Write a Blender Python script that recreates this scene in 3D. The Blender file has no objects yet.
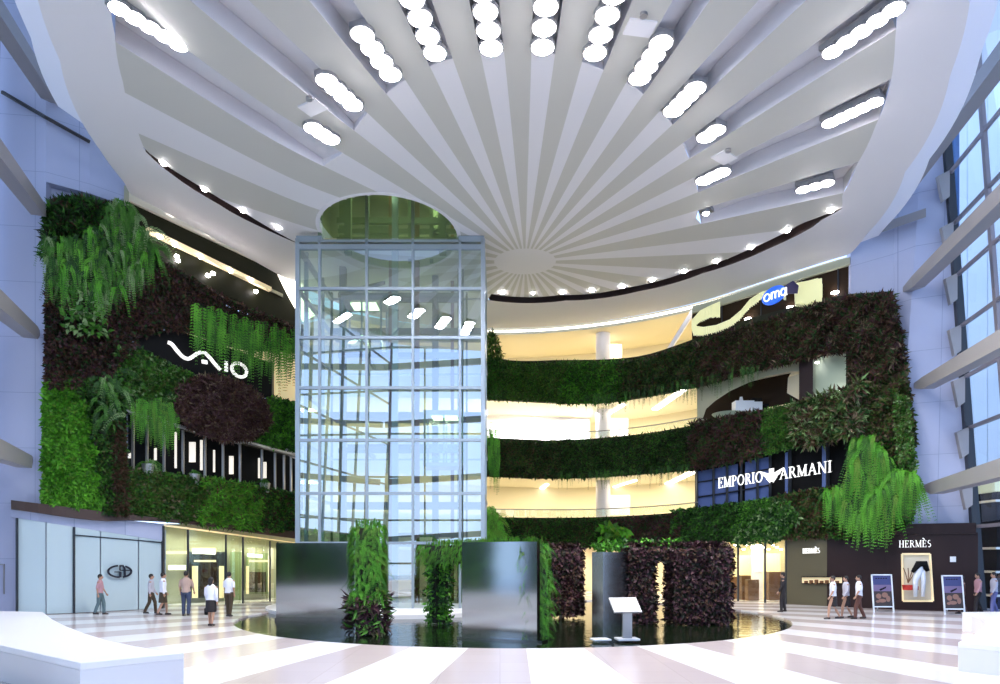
import bpy, math, random
import numpy as np
from mathutils import Vector, Matrix
random.seed(7)
rng = np.random.default_rng(11)
SC = bpy.context.scene
COL = SC.collection
F, HY, CZ = 700.0, 555.0, 2.4          # focal length in px, horizon row, eye height
PI = math.pi

# ------------------------------------------------------------------ helpers
def lerp(pts, x):
    if x <= pts[0][0]: return pts[0][1]
    for (a, b), (c, d) in zip(pts, pts[1:]):
        if x <= c: return b + (d-b)*(x-a)/(c-a)
    return pts[-1][1]

def smooth(pts, x):
    n = len(pts)
    if x <= pts[0][0]:
        s = (pts[1][1]-pts[0][1])/(pts[1][0]-pts[0][0]); return pts[0][1]+s*(x-pts[0][0])
    if x >= pts[-1][0]:
        s = (pts[-1][1]-pts[-2][1])/(pts[-1][0]-pts[-2][0]); return pts[-1][1]+s*(x-pts[-1][0])
    for i in range(n-1):
        if x <= pts[i+1][0]:
            x0, y0 = pts[i]; x1, y1 = pts[i+1]; h = x1-x0
            m = (y1-y0)/h
            m0 = m if i == 0 else .5*(m+(y0-pts[i-1][1])/(x0-pts[i-1][0]))
            m1 = m if i+2 >= n else .5*(m+(pts[i+2][1]-y1)/(pts[i+2][0]-x1))
            t = (x-x0)/h
            return (2*t**3-3*t*t+1)*y0+(t**3-2*t*t+t)*h*m0+(-2*t**3+3*t*t)*y1+(t**3-t*t)*h*m1

WALL = [(-60, 1/28.2), (0, 1/28.3), (45, 1/28.5), (130, 1/30.6), (215, 1/33.7), (300, 1/37.9), (400, 1/41.5), (500, 1/42.7),
        (600, 1/41.4), (700, 1/38.2), (780, 1/34.7), (850, 1/32.2), (905, 1/30.7), (975, 1/29.5), (1060, 1/28.5)]
def W(x): return 1/smooth(WALL, x)
def P(x, y, d): return Vector(((x-500)/F*d, d, CZ+(HY-y)/F*d))
def PW(x, y, off=0.0): return P(x, y, W(x)-off)
def PB(x, y, off=0.0, back=0.0):
    "point of the wall surface, pushed back horizontally by `back` metres, same height"
    p = PW(x, y, off); r = math.hypot(p.x, p.y); k = (r+back)/r
    return Vector((p.x*k, p.y*k, p.z))
def FL(x, y, z=0.0):
    d = (CZ-z)*F/(y-HY); return Vector(((x-500)/F*d, d, z))

def tag(o, label=None, cat=None, group=None, kind=None):
    if label: o['label'] = label
    if cat: o['category'] = cat
    if group: o['group'] = group
    if kind: o['kind'] = kind
    return o
def empty(name, loc, label, cat, group=None, rz=0.0):
    o = bpy.data.objects.new(name, None); COL.objects.link(o)
    o.location = loc; o.rotation_euler = (0, 0, rz); o.empty_display_size = .2
    return tag(o, label, cat, group)
MATS = {}
def mat(name, col, rough=.5, metal=0.0, emit=None, es=0.0, spec=.5, coat=0.0, noise=None, alpha=None):
    m = bpy.data.materials.new(name); m.use_nodes = True
    nt = m.node_tree; b = nt.nodes['Principled BSDF']
    b.inputs['Base Color'].default_value = (*col, 1); b.inputs['Roughness'].default_value = rough
    b.inputs['Metallic'].default_value = metal; b.inputs['Specular IOR Level'].default_value = spec
    if coat: b.inputs['Coat Weight'].default_value = coat; b.inputs['Coat Roughness'].default_value = .06
    if emit: b.inputs['Emission Color'].default_value = (*emit, 1); b.inputs['Emission Strength'].default_value = es
    if noise:
        col2, scale = noise
        g = nt.nodes.new('ShaderNodeNewGeometry'); n = nt.nodes.new('ShaderNodeTexNoise'); n.inputs['Scale'].default_value = scale
        r = nt.nodes.new('ShaderNodeValToRGB'); r.color_ramp.elements[0].position = .38; r.color_ramp.elements[1].position = .62
        r.color_ramp.elements[0].color = (*col, 1); r.color_ramp.elements[1].color = (*col2, 1)
        nt.links.new(g.outputs['Position'], n.inputs['Vector']); nt.links.new(n.outputs['Fac'], r.inputs['Fac'])
        nt.links.new(r.outputs['Color'], b.inputs['Base Color'])
    MATS[name] = m
    return m
def glass_mat(name, tint, refl, rough=0.0, rcol=(1, 1, 1)):
    m = bpy.data.materials.new(name); m.use_nodes = True; nt = m.node_tree
    for n in list(nt.nodes): nt.nodes.remove(n)
    out = nt.nodes.new('ShaderNodeOutputMaterial'); mx = nt.nodes.new('ShaderNodeMixShader')
    t = nt.nodes.new('ShaderNodeBsdfTransparent'); t.inputs['Color'].default_value = (*tint, 1)
    g = nt.nodes.new('ShaderNodeBsdfGlossy'); g.inputs['Roughness'].default_value = rough; g.inputs['Color'].default_value = (*rcol, 1)
    lw = nt.nodes.new('ShaderNodeFresnel'); lw.inputs['IOR'].default_value = 1.5
    ad = nt.nodes.new('ShaderNodeMath'); ad.operation = 'ADD'; ad.use_clamp = True; ad.inputs[1].default_value = refl
    nt.links.new(lw.outputs[0], ad.inputs[0]); nt.links.new(ad.outputs[0], mx.inputs[0])
    nt.links.new(t.outputs[0], mx.inputs[1]); nt.links.new(g.outputs[0], mx.inputs[2]); nt.links.new(mx.outputs[0], out.inputs[0])
    MATS[name] = m; return m

class MB:
    def __init__(s): s.v = []; s.f = []; s.m = []
    def add(s, vs, fs, mi=0):
        o = len(s.v); s.v += [tuple(v) for v in vs]; s.f += [tuple(i+o for i in f) for f in fs]; s.m += [mi]*len(fs); return s
    def quad(s, a, b, c, d, mi=0): return s.add([a, b, c, d], [(0, 1, 2, 3)], mi)
    def poly(s, pts, mi=0): return s.add(pts, [tuple(range(len(pts)))], mi)
    def hexa(s, p, mi=0):      # 8 points: bottom ring 0-3, top ring 4-7
        return s.add(p, [(0, 3, 2, 1), (4, 5, 6, 7), (0, 1, 5, 4), (1, 2, 6, 5), (2, 3, 7, 6), (3, 0, 4, 7)], mi)
    def box(s, c, sz, mi=0, rz=0.0, tilt=None):
        hx, hy, hz = sz[0]/2, sz[1]/2, sz[2]/2
        q = [Vector(p) for p in ((-hx, -hy, -hz), (hx, -hy, -hz), (hx, hy, -hz), (-hx, hy, -hz), (-hx, -hy, hz), (hx, -hy, hz), (hx, hy, hz), (-hx, hy, hz))]
        R = Matrix.Rotation(rz, 3, 'Z')
        if tilt is not None: R = R @ tilt
        return s.hexa([Vector(c)+R @ p for p in q], mi)
    def beam(s, a, b, w, h, mi=0, up=Vector((0, 0, 1))):
        a, b = Vector(a), Vector(b); t = (b-a).normalized(); sd = t.cross(up)
        if sd.length < 1e-4: sd = t.cross(Vector((0, 1, 0)))
        sd.normalize(); u = sd.cross(t).normalized(); sd = sd*w/2; u = u*h/2
        return s.hexa([a-sd-u, a+sd-u, b+sd-u, b-sd-u, a-sd+u, a+sd+u, b+sd+u, b-sd+u], mi)
    def prism(s, pts, vec, mi=0):
        n = len(pts); v = [Vector(p) for p in pts]; v2 = [p+Vector(vec) for p in v]
        return s.add(v+v2, [tuple(range(n-1, -1, -1)), tuple(range(n, 2*n))]+[(i, (i+1) % n, (i+1) % n+n, i+n) for i in range(n)], mi)
    def cyl(s, a, b, r, n=16, mi=0, r2=None):
        a, b = Vector(a), Vector(b); t = (b-a).normalized(); u = t.orthogonal().normalized(); w = t.cross(u)
        r2 = r if r2 is None else r2; v = []
        for p, rr in ((a, r), (b, r2)):
            for i in range(n): v.append(p+(u*math.cos(2*PI*i/n)+w*math.sin(2*PI*i/n))*rr)
        return s.add(v, [tuple(range(n-1, -1, -1)), tuple(range(n, 2*n))]+[(i, (i+1) % n, (i+1) % n+n, i+n) for i in range(n)], mi)
    def tube(s, pts, radii, n=8, mi=0):
        pts = [Vector(p) for p in pts]; v = []
        for i, p in enumerate(pts):
            t = (pts[min(i+1, len(pts)-1)]-pts[max(i-1, 0)]).normalized()
            ref = Vector((0, 0, 1)) if abs(t.z) < .9 else Vector((0, 1, 0))
            u = t.cross(ref).normalized(); w = t.cross(u); r = radii[i] if hasattr(radii, '__len__') else radii
            for k in range(n): v.append(p+(u*math.cos(2*PI*k/n)+w*math.sin(2*PI*k/n))*r)
        fs = [(i*n+k, i*n+(k+1) % n, (i+1)*n+(k+1) % n, (i+1)*n+k) for i in range(len(pts)-1) for k in range(n)]
        fs += [tuple(range(n-1, -1, -1)), tuple(range((len(pts)-1)*n, len(pts)*n))]
        return s.add(v, fs, mi)
    def grid(s, rows, mi=0):
        n = len(rows[0]); v = [p for r in rows for p in r]
        return s.add(v, [(i*n+k, i*n+k+1, (i+1)*n+k+1, (i+1)*n+k) for i in range(len(rows)-1) for k in range(n-1)], mi)
    def build(s, name, mats, parent=None, shade=False, fix=True):
        me = bpy.data.meshes.new(name)
        base = Vector((0, 0, 0))
        me.from_pydata(s.v, [], s.f)
        for m in (mats if isinstance(mats, (list, tuple)) else [mats]): me.materials.append(MATS[m] if isinstance(m, str) else m)
        me.polygons.foreach_set('material_index', s.m)
        if shade: me.polygons.foreach_set('use_smooth', [True]*len(s.f))
        me.update()
        if fix:
            import bmesh
            bm = bmesh.new(); bm.from_mesh(me); bmesh.ops.recalc_face_normals(bm, faces=bm.faces); bm.to_mesh(me); bm.free()
        o = bpy.data.objects.new(name, me); COL.objects.link(o)
        if parent:
            o.parent = parent
            o.matrix_parent_inverse = MI(parent)
        return o
def MI(parent):
    return (Matrix.Translation(parent.location) @ parent.rotation_euler.to_matrix().to_4x4()).inverted()
def struct(name, mb, mats, **k):
    o = mb.build(name, mats, **k); o['kind'] = 'structure'; return o
def bevel(o, w, seg=2):
    m = o.modifiers.new('Bevel', 'BEVEL'); m.width = w; m.segments = seg; m.limit_method = 'ANGLE'; return o

# ------------------------------------------------------------------ materials
mat('white_ceiling', (.77, .755, .755), .6)
mat('greige_ceiling', (.56, .55, .49), .6)
mat('coffer_white', (.66, .65, .67), .6)
mat('rim_white', (.8, .82, .9), .5)
mat('dark_slot', (.035, .02, .018), .5)
mat('lamp_glow', (1, 1, 1), .5, emit=(1, .95, 1), es=60)
mat('lamp_small', (1, 1, 1), .5, emit=(1, .93, .98), es=30)
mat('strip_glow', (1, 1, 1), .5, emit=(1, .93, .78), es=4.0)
mat('strip_white', (1, 1, 1), .5, emit=(1, .97, .92), es=6.0)
mat('sign_white', (.85, .85, .82), .5, emit=(1, .98, .94), es=.9)
mat('sign_cream', (.9, .85, .75), .5, emit=(1, .93, .82), es=.8)
mat('cream', (.74, .66, .46), .6)
mat('cream_pale', (.76, .71, .56), .6)
mat('shop_white', (.85, .83, .9), .6)
mat('metal_grey', (.35, .35, .36), .35, metal=.6)
mat('beam_grey', (.30, .29, .30), .45, metal=.2)
mat('frame_dark', (.03, .035, .045), .35, metal=.4)
mat('tower_frame', (.30, .36, .41), .35, metal=.5)
mat('tower_inner', (.16, .20, .12), .45, metal=.3)
mat('rust', (.20, .09, .03), .6)
mat('facade_frame', (.24, .22, .25), .5, metal=.1)
mat('black', (.008, .008, .009), .7, spec=.12)
mat('brown_panel', (.024, .012, .012), .45, spec=.25)
mat('olive_panel', (.10, .085, .045), .45)
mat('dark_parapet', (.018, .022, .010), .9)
mat('ledge_brown', (.05, .025, .018), .5)
mat('green_paint', (.42, .42, .29), .5)
mat('green_shop', (.20, .26, .12), .35)
mat('leaf_sage', (.42, .50, .36), .5)
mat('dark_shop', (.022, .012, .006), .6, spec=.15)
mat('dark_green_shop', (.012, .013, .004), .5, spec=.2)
mat('blue_glass_solid', (.05, .09, .22), .08, spec=.9)
mat('blue_blind', (.09, .14, .36), .3)
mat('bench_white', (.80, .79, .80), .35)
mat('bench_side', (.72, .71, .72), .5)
mat('steel', (.52, .53, .55), .22, metal=1.0)
mat('steel_dark', (.25, .27, .30), .15, metal=1.0)
mat('frost', (.48, .60, .64), .35)
mat('logo_black', (.004, .005, .02), .4)
mat('skin', (.42, .24, .16), .6)
mat('hair', (.012, .009, .008), .6)
mat('shirt_white', (.78, .79, .86), .8); mat('shirt_tan', (.42, .30, .25), .8); mat('shirt_grey', (.45, .45, .52), .8)
mat('jeans', (.035, .05, .10), .8); mat('cloth_black', (.015, .012, .014), .8); mat('cloth_olive', (.06, .04, .02), .8)
mat('cloth_pink', (.45, .25, .28), .8); mat('cloth_brown', (.10, .04, .03), .8); mat('cloth_blue', (.12, .13, .3), .8); mat('shoe', (.03, .02, .02), .5)
mat('shirt_teal', (.10, .16, .18), .8)
mat('sign_blue', (.02, .12, .65), .3, emit=(.02, .15, .9), es=.6)
mat('navy', (.02, .015, .08), .4)
mat('bead_light', (.75, .75, .45), .5, emit=(.85, .85, .5), es=.35)
mat('poster_blue', (.035, .04, .15), .3); mat('poster_violet', (.16, .11, .22), .3); mat('poster_dark', (.03, .015, .012), .3); mat('poster_flesh', (.26, .13, .09), .4)
mat('wood', (.18, .08, .03), .5); mat('red', (.5, .03, .02), .4)
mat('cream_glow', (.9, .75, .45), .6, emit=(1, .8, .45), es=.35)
mat('paper', (.85, .88, .9), .4)
mat('carpet_dark', (.02, .018, .016), .7)
mat('out_white', (.75, .8, .85), .4); mat('out_blue', (.22, .38, .65), .3); mat('out_cyan', (.50, .82, .90), .3)
mat('steel_chair', (.6, .6, .6), .3, metal=.8)
glass_mat('glass_tower', (.62, .84, .66), .38, 0.0, (.86, .93, 1))
glass_mat('glass_facade', (.9, .97, 1), .03)
glass_mat('glass_shop', (.88, .95, .85), .05)
glass_mat('glass_rail', (.85, .92, .85), .08)

def wall_panel_mat():
    m = bpy.data.materials.new('wall_panels'); m.use_nodes = True; nt = m.node_tree; b = nt.nodes['Principled BSDF']
    g = nt.nodes.new('ShaderNodeNewGeometry'); sep = nt.nodes.new('ShaderNodeSeparateXYZ'); cb = nt.nodes.new('ShaderNodeCombineXYZ')
    nt.links.new(g.outputs['Position'], sep.inputs[0]); nt.links.new(sep.outputs['X'], cb.inputs[0]); nt.links.new(sep.outputs['Z'], cb.inputs[1])
    br = nt.nodes.new('ShaderNodeTexBrick'); br.offset = 0; br.inputs['Scale'].default_value = 1
    br.inputs['Brick Width'].default_value = 1.35; br.inputs['Row Height'].default_value = 2.25; br.inputs['Mortar Size'].default_value = .012
    br.inputs['Color1'].default_value = (.43, .475, .645, 1); br.inputs['Color2'].default_value = (.42, .465, .64, 1); br.inputs['Mortar'].default_value = (.28, .33, .5, 1)
    nt.links.new(cb.outputs[0], br.inputs['Vector']); nt.links.new(br.outputs['Color'], b.inputs['Base Color'])
    b.inputs['Roughness'].default_value = .45
    MATS['wall_panels'] = m
wall_panel_mat()

def floor_mat():
    m = bpy.data.materials.new('striped_marble'); m.use_nodes = True; nt = m.node_tree; b = nt.nodes['Principled BSDF']; L = nt.links
    def M(op, a, bb=None, **k):
        n = nt.nodes.new('ShaderNodeMath'); n.operation = op
        for i, v in enumerate((a, bb)):
            if v is None: continue
            if hasattr(v, 'links'): L.new(v, n.inputs[i])
            else: n.inputs[i].default_value = v
        return n.outputs[0]
    g = nt.nodes.new('ShaderNodeNewGeometry'); sep = nt.nodes.new('ShaderNodeSeparateXYZ'); L.new(g.outputs['Position'], sep.inputs[0])
    dx = M('SUBTRACT', sep.outputs['X'], 1.0); dy = M('SUBTRACT', 36.0, sep.outputs['Y'])
    an = M('ARCTAN2', dx, dy); k = M('ADD', M('MULTIPLY', an, 38/(2*PI)), 20.11)
    fr = M('FRACT', k); st = M('LESS_THAN', fr, .5)
    mx = nt.nodes.new('ShaderNodeMix'); mx.data_type = 'RGBA'
    mx.inputs['A'].default_value = (.60, .515, .505, 1); mx.inputs['B'].default_value = (.90, .87, .87, 1)
    L.new(st, mx.inputs['Factor'])
    br = nt.nodes.new('ShaderNodeTexBrick'); br.inputs['Scale'].default_value = 1; br.inputs['Mortar Size'].default_value = .006
    br.inputs['Brick Width'].default_value = 1.2; br.inputs['Row Height'].default_value = 1.2; br.offset = 0
    br.inputs['Color1'].default_value = (1, 1, 1, 1); br.inputs['Color2'].default_value = (.96, .96, .96, 1); br.inputs['Mortar'].default_value = (.8, .78, .78, 1)
    L.new(g.outputs['Position'], br.inputs['Vector'])
    mm = nt.nodes.new('ShaderNodeMix'); mm.data_type = 'RGBA'; mm.blend_type = 'MULTIPLY'; mm.inputs['Factor'].default_value = 1
    L.new(mx.outputs['Result'], mm.inputs['A']); L.new(br.outputs['Color'], mm.inputs['B']); L.new(mm.outputs['Result'], b.inputs['Base Color'])
    b.inputs['Roughness'].default_value = .16
    MATS['striped_marble'] = m
floor_mat()

def water_mat():
    m = bpy.data.materials.new('pool_water'); m.use_nodes = True; nt = m.node_tree; b = nt.nodes['Principled BSDF']
    b.inputs['Base Color'].default_value = (.006, .012, .005, 1); b.inputs['Roughness'].default_value = .04; b.inputs['IOR'].default_value = 1.4
    n = nt.nodes.new('ShaderNodeTexNoise'); n.inputs['Scale'].default_value = 3.5; n.inputs['Detail'].default_value = 3
    bp = nt.nodes.new('ShaderNodeBump'); bp.inputs['Strength'].default_value = .25; bp.inputs['Distance'].default_value = .05
    g = nt.nodes.new('ShaderNodeNewGeometry'); nt.links.new(g.outputs['Position'], n.inputs['Vector'])
    nt.links.new(n.outputs['Fac'], bp.inputs['Height']); nt.links.new(bp.outputs[0], b.inputs['Normal'])
    MATS['pool_water'] = m
water_mat()
def brushed():
    m = mat('brushed_steel', (.33, .36, .39), .11, metal=1.0); nt = m.node_tree; b = nt.nodes['Principled BSDF']
    g = nt.nodes.new('ShaderNodeNewGeometry'); mp = nt.nodes.new('ShaderNodeMapping'); mp.inputs['Scale'].default_value = (22, 22, .5)
    n = nt.nodes.new('ShaderNodeTexNoise'); n.inputs['Scale'].default_value = 1
    bp = nt.nodes.new('ShaderNodeBump'); bp.inputs['Strength'].default_value = .012
    nt.links.new(g.outputs['Position'], mp.inputs[0]); nt.links.new(mp.outputs[0], n.inputs['Vector']); nt.links.new(n.outputs['Fac'], bp.inputs['Height'])
    nt.links.new(bp.outputs[0], b.inputs['Normal'])
brushed()

# leaves
def leaf(name, c1, c2, sc=.9): return mat(name, c1, .55, noise=(c2, sc), spec=.3)
leaf('leaf_bright', (.07, .29, .015), (.13, .42, .03)); leaf('leaf_green', (.035, .13, .012), (.06, .20, .02)); leaf('leaf_deep', (.010, .045, .008), (.02, .075, .012))
leaf('leaf_lime', (.13, .26, .025), (.08, .22, .02)); leaf('leaf_olive', (.045, .075, .012), (.07, .10, .02)); leaf('leaf_brown', (.055, .028, .014), (.085, .04, .025))
leaf('leaf_purple', (.034, .010, .016), (.06, .02, .028)); leaf('leaf_mauve', (.11, .055, .06), (.06, .03, .033)); leaf('leaf_black', (.010, .012, .006), (.018, .02, .01))
leaf('leaf_tan', (.20, .15, .10), (.12, .10, .05)); leaf('leaf_pale', (.22, .32, .14), (.14, .25, .08)); leaf('stem_brown', (.06, .035, .02), (.04, .02, .01))

# ------------------------------------------------------------------ foliage
def leaves_mesh(name, base, dirs, nrm, L, Wd, mi, mats, parent=None):
    """base, dirs (unit), nrm (unit-ish), L, Wd arrays -> folded diamond leaves as one mesh"""
    n = len(base)
    side = np.cross(dirs, nrm); side /= (np.linalg.norm(side, axis=1, keepdims=True)+1e-9)
    up = np.cross(side, dirs)
    mid = base+dirs*(L*.45)[:, None]
    v = np.empty((n, 4, 3), np.float32)
    v[:, 0] = base; v[:, 1] = mid+side*(Wd*.5)[:, None]+up*(Wd*.22)[:, None]
    v[:, 2] = base+dirs*L[:, None]-up*(L*.12)[:, None]; v[:, 3] = mid-side*(Wd*.5)[:, None]+up*(Wd*.22)[:, None]
    me = bpy.data.meshes.new(name)
    me.vertices.add(n*4); me.vertices.foreach_set('co', v.reshape(-1))
    idx = (np.arange(n)*4)[:, None]; tri = np.concatenate([idx+0, idx+1, idx+2, idx+0, idx+2, idx+3], 1).reshape(-1)
    me.loops.add(n*6); me.loops.foreach_set('vertex_index', tri.astype(np.int32))
    me.polygons.add(n*2); me.polygons.foreach_set('loop_start', np.arange(n*2, dtype=np.int32)*3)
    for m in mats: me.materials.append(MATS[m])
    me.polygons.foreach_set('material_index', np.repeat(mi, 2).astype(np.int32))
    me.update(calc_edges=True); me.validate()
    o = bpy.data.objects.new(name, me); COL.objects.link(o)
    if parent: o.parent = parent; o.matrix_parent_inverse = MI(parent)
    return o
def inpoly(x, y, poly):
    c = np.zeros(len(x), bool); n = len(poly); j = n-1
    for i in range(n):
        xi, yi = poly[i]; xj, yj = poly[j]
        cond = ((yi > y) != (yj > y)) & (x < (xj-xi)*(y-yi)/((yj-yi) or 1e-9)+xi)
        c ^= cond; j = i
    return c
WX = np.arange(-60, 1061, 5.0); WD = np.array([W(x) for x in WX])
def sample_wall(poly, n, off, bulge, seed=0, bs=.05):
    xs = [p[0] for p in poly]; ys = [p[1] for p in poly]; X = np.empty(0); Y = np.empty(0)
    while len(X) < n:
        a = rng.uniform(min(xs), max(xs), n*2); b = rng.uniform(min(ys), max(ys), n*2); k = inpoly(a, b, poly)
        X = np.concatenate([X, a[k]]); Y = np.concatenate([Y, b[k]])
    X, Y = X[:n], Y[:n]
    nz = .5+.25*np.sin(X*bs*2.1+seed)*np.cos(Y*bs*2.7+seed*1.7)+.25*np.sin(X*bs*5.3+Y*bs*4.1+seed*2.3)
    d = np.interp(X, WX, WD)-off-bulge*nz*rng.uniform(.6, 1, n)
    pos = np.stack([(X-500)/F*d, d, CZ+(HY-Y)/F*d], 1)
    nrm = np.stack([-(X-500)/F, -np.ones(n), np.zeros(n)], 1); nrm /= np.linalg.norm(nrm, axis=1, keepdims=True)
    return pos, nrm
def unit(a): return a/(np.linalg.norm(a, axis=1, keepdims=True)+1e-9)
def foliage(name, pos, nrm, kind, size, mats, wts, parent=None):
    n = len(pos); r = rng.normal(size=(n, 3)); dn = np.array([0, 0, -1.0])
    if kind == 'bush':
        d = unit(nrm*.9+dn*.25+r*.75); L = size*rng.uniform(.6, 1.3, n); Wd = L*.5
        mi = rng.choice(len(mats), n, p=wts); return leaves_mesh(name, pos, d, unit(nrm+r*.4), L, Wd, mi, mats, parent)
    if kind == 'spiky':
        d = unit(nrm*.9+dn*.1+r*.7); L = size*rng.uniform(.7, 1.5, n); Wd = L*.22
        mi = rng.choice(len(mats), n, p=wts); return leaves_mesh(name, pos, d, unit(nrm+r*.5), L, Wd, mi, mats, parent)
    # frond / strand: leaflets along an arching rib
    droop = kind == 'droop'
    seg = 22 if droop else 15
    t = np.linspace(0.05, 1, seg)
    Lf = size*rng.uniform(.6, 1.35, n)
    sx = unit(np.cross(nrm, dn))*rng.normal(size=(n, 1))
    out = .55 if kind == 'frond' else .34 if droop else .12
    cx = out*t[None, :]*(1-.45*t[None, :]*(1 if kind != 'strand' else 1.5))
    cz = (.25*t-1.0*t**2)[None, :] if kind != 'strand' else -t[None, :]
    sd = .45 if kind == 'frond' else .16 if droop else .06
    rib = pos[:, None, :]+Lf[:, None, None]*(nrm[:, None, :]*cx[:, :, None]+sx[:, None, :]*(sd*t)[None, :, None]+dn[None, None, :]*(-cz[:, :, None]))
    tan = np.gradient(rib, axis=1); tan /= np.linalg.norm(tan, axis=2, keepdims=True)+1e-9
    sdv = np.cross(tan, nrm[:, None, :]); sdv /= np.linalg.norm(sdv, axis=2, keepdims=True)+1e-9
    B = []; D = []; NN = []; LL = []; MIX = []
    mi = rng.choice(len(mats), n, p=wts)
    ll = (.17 if kind == 'frond' else .10 if droop else .10)*(1-.6*t)
    for s in (-1, 1):
        B.append(rib.reshape(-1, 3)); dd = (sdv*s*.85+tan*.7).reshape(-1, 3)+rng.normal(size=(n*seg, 3))*.12
        D.append(unit(dd)); NN.append(np.repeat(nrm, seg, 0)); LL.append((Lf[:, None]*ll[None, :]).reshape(-1)); MIX.append(np.repeat(mi, seg))
    LL = np.concatenate(LL)
    return leaves_mesh(name, np.concatenate(B), np.concatenate(D), unit(np.concatenate(NN)+.01), LL, LL*.42, np.concatenate(MIX), mats, parent)
def patch(name, label, poly, n, kind, size, mats, wts, off=.15, bulge=.5, seed=0, cat='plants', group='plants of the living wall'):
    if kind in ('bush', 'spiky') and n > 400: n = int(n*1.7); size *= .74
    pos, nrm = sample_wall(poly, n, off, bulge, seed)
    o = foliage(name, pos, nrm, kind, size, mats, wts)
    return tag(o, label, cat, group, 'stuff')

# ------------------------------------------------------------------ ceiling
HC = 13.8
def ceil_z(X, Y):
    t = -X-7.5
    return CZ+HC+.112*(t+math.sqrt(t*t+.8))-.01
def C(x, y):
    k = (HY-y)/F; d = HC/k
    for _ in range(30): d = .5*d+.5*(ceil_z((x-500)/F*d, d)-CZ)/k
    return Vector(((x-500)/F*d, d, CZ+k*d))
S = C(525, 262)
def polar(p): return math.degrees(math.atan2(p.x-S.x, S.y-p.y)), math.hypot(p.x-S.x, p.y-S.y)
def pol_px(x, y): return polar(C(x, y))
def frompol(th, r, dz=0.0):
    X = S.x+r*math.sin(math.radians(th)); Y = S.y-r*math.cos(math.radians(th)); return Vector((X, Y, ceil_z(X, Y)+dz))
def ring(ptsl):
    l = sorted([(a % 360, r) for a, r in ptsl]); l = [(l[-1][0]-360, l[-1][1])]+l+[(l[0][0]+360, l[0][1])]
    return lambda th: lerp(l, th % 360)
# boundary of the sunburst
Rb = ring([pol_px(*p) for p in [(115, 35), (123, 82), (136, 125), (145, 150), (170, 168), (206, 190), (245, 213), (295, 242), (492, 294), (560, 295), (625, 288),
          (686, 272), (750, 249), (800, 224), (842, 208), (842, 195), (857, 164), (875, 127), (895, 40), (897, 2)]]+[pol_px(110, 2), (0, 18.0), (15, 17.9), (-26, 19.0), (-18, 18.4), (-90, 8.6), (-110, 6.6), (-135, 5.0)])
rimpts = [pol_px(*p) for p in [(970, 0), (950, 75), (905, 172), (866, 235), (38, 0), (60, 60), (100, 150), (124, 182)]]+[(0, 19.8), (15, 19.5), (-18, 20.0)]
for x in range(130, 851, 20):
    d = W(x)-.1; rimpts.append(polar(Vector(((x-500)/F*d, d, 0))))
Rr = ring(rimpts)
NST = 30
def sang(n):        # stripe index (float) -> plan angle; the rays crowd towards the long axis
    phi = n*360/NST; ph = math.radians(phi); k = .515 if (phi % 360) <= 180 else .475
    return math.degrees(math.atan2(k*math.sin(ph), math.cos(ph)))
Rin = ring([pol_px(*p) for p in [(343, 153), (363, 118), (395, 86), (438, 62), (491, 50), (543, 51), (592, 65), (636, 88), (669, 120), (687, 154), (697, 187), (696, 218)]])
COFFERS = range(-5, 7)
SA, SB = pol_px(842, 208)[0], pol_px(492, 294)[0] % 360
SC_, SD = pol_px(296, 243)[0] % 360, pol_px(146, 150)[0] % 360
def slotted(th): t = th % 360; return SA <= t <= SB or SC_ <= t <= SD
def slot_w(th):
    t = th % 360; a, b = (SA, SB) if t < 250 else (SC_, SD)
    e = min(t-a, b-t); return .85*min(1, max(0, e/(5 if t < 130 else .8)))+.02 if t < 250 else .95*min(1, max(0, e/7))+.02
ang = []
for n in range(NST):
    for off_, mi in ((-.23, 0), (.23, 1)):
        a0 = sang(n+off_); a1 = sang(n+(.23 if mi == 0 else .77))
        while a1 < a0: a1 += 360
        k = max(2, int((a1-a0)/1.2)+1)
        for i in range(k): ang.append((a0+(a1-a0)*i/k, a0+(a1-a0)*(i+1)/k, mi, n))
cb = MB()
TC = Vector(((390-500)/F*30.3, 30.3, 0)); TR = 2.98   # tower hole
TRY = 3.55
def hole(p): return ((p.x-TC.x)/TR)**2+((p.y-TC.y)/TRY)**2 < 1 and p.y < TC.y+1.2
def cell(a0, a1, f0, f1, n, mi):
    for i in range(n):
        s0, s1 = i/n, (i+1)/n
        q = [frompol(a, (f0(a)*(1-s)+f1(a)*s)) for a, s in ((a0, s0), (a0, s1), (a1, s1), (a1, s0))]
        c = (q[0]+q[1]+q[2]+q[3])/4
        if hole(c): continue
        cb.quad(*q, mi)
for a0, a1, mi, n in ang:
    zero = lambda a: 0.0; r0 = lambda a: 1.45
    cb.poly([frompol(a0, 0), frompol(a0, 1.45), frompol(a1, 1.45)], 0)
    nn = n if n < 15 else n-30
    near = 260 < (a0 % 360) < 330
    if mi == 0 and nn in COFFERS: cell(a0, a1, r0, Rin, 30 if near else 8, 0)
    else: cell(a0, a1, r0, Rb, 60 if near else 16, mi)
    am = (a0+a1)/2
    if slotted(am): cell(a0, a1, lambda a: Rb(a)+slot_w(a), Rr, 6, 2)
    else: cell(a0, a1, Rb, Rr, 6, 2)
ceiling = struct('ceiling', cb, ['white_ceiling', 'greige_ceiling', 'white_ceiling'], fix=False)
# bevelled outer rim of the open side
rb = MB(); rows = []
for th in np.arange(-64, 84, 2.0):
    r = Rr(th); rows.append([frompol(th, r), frompol(th, r+.75, .25), frompol(th, r+.8, 1.1), frompol(th, r-1, 1.2)])
rb.grid(rows); struct('trim_1', rb, 'rim_white', shade=False)
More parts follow.
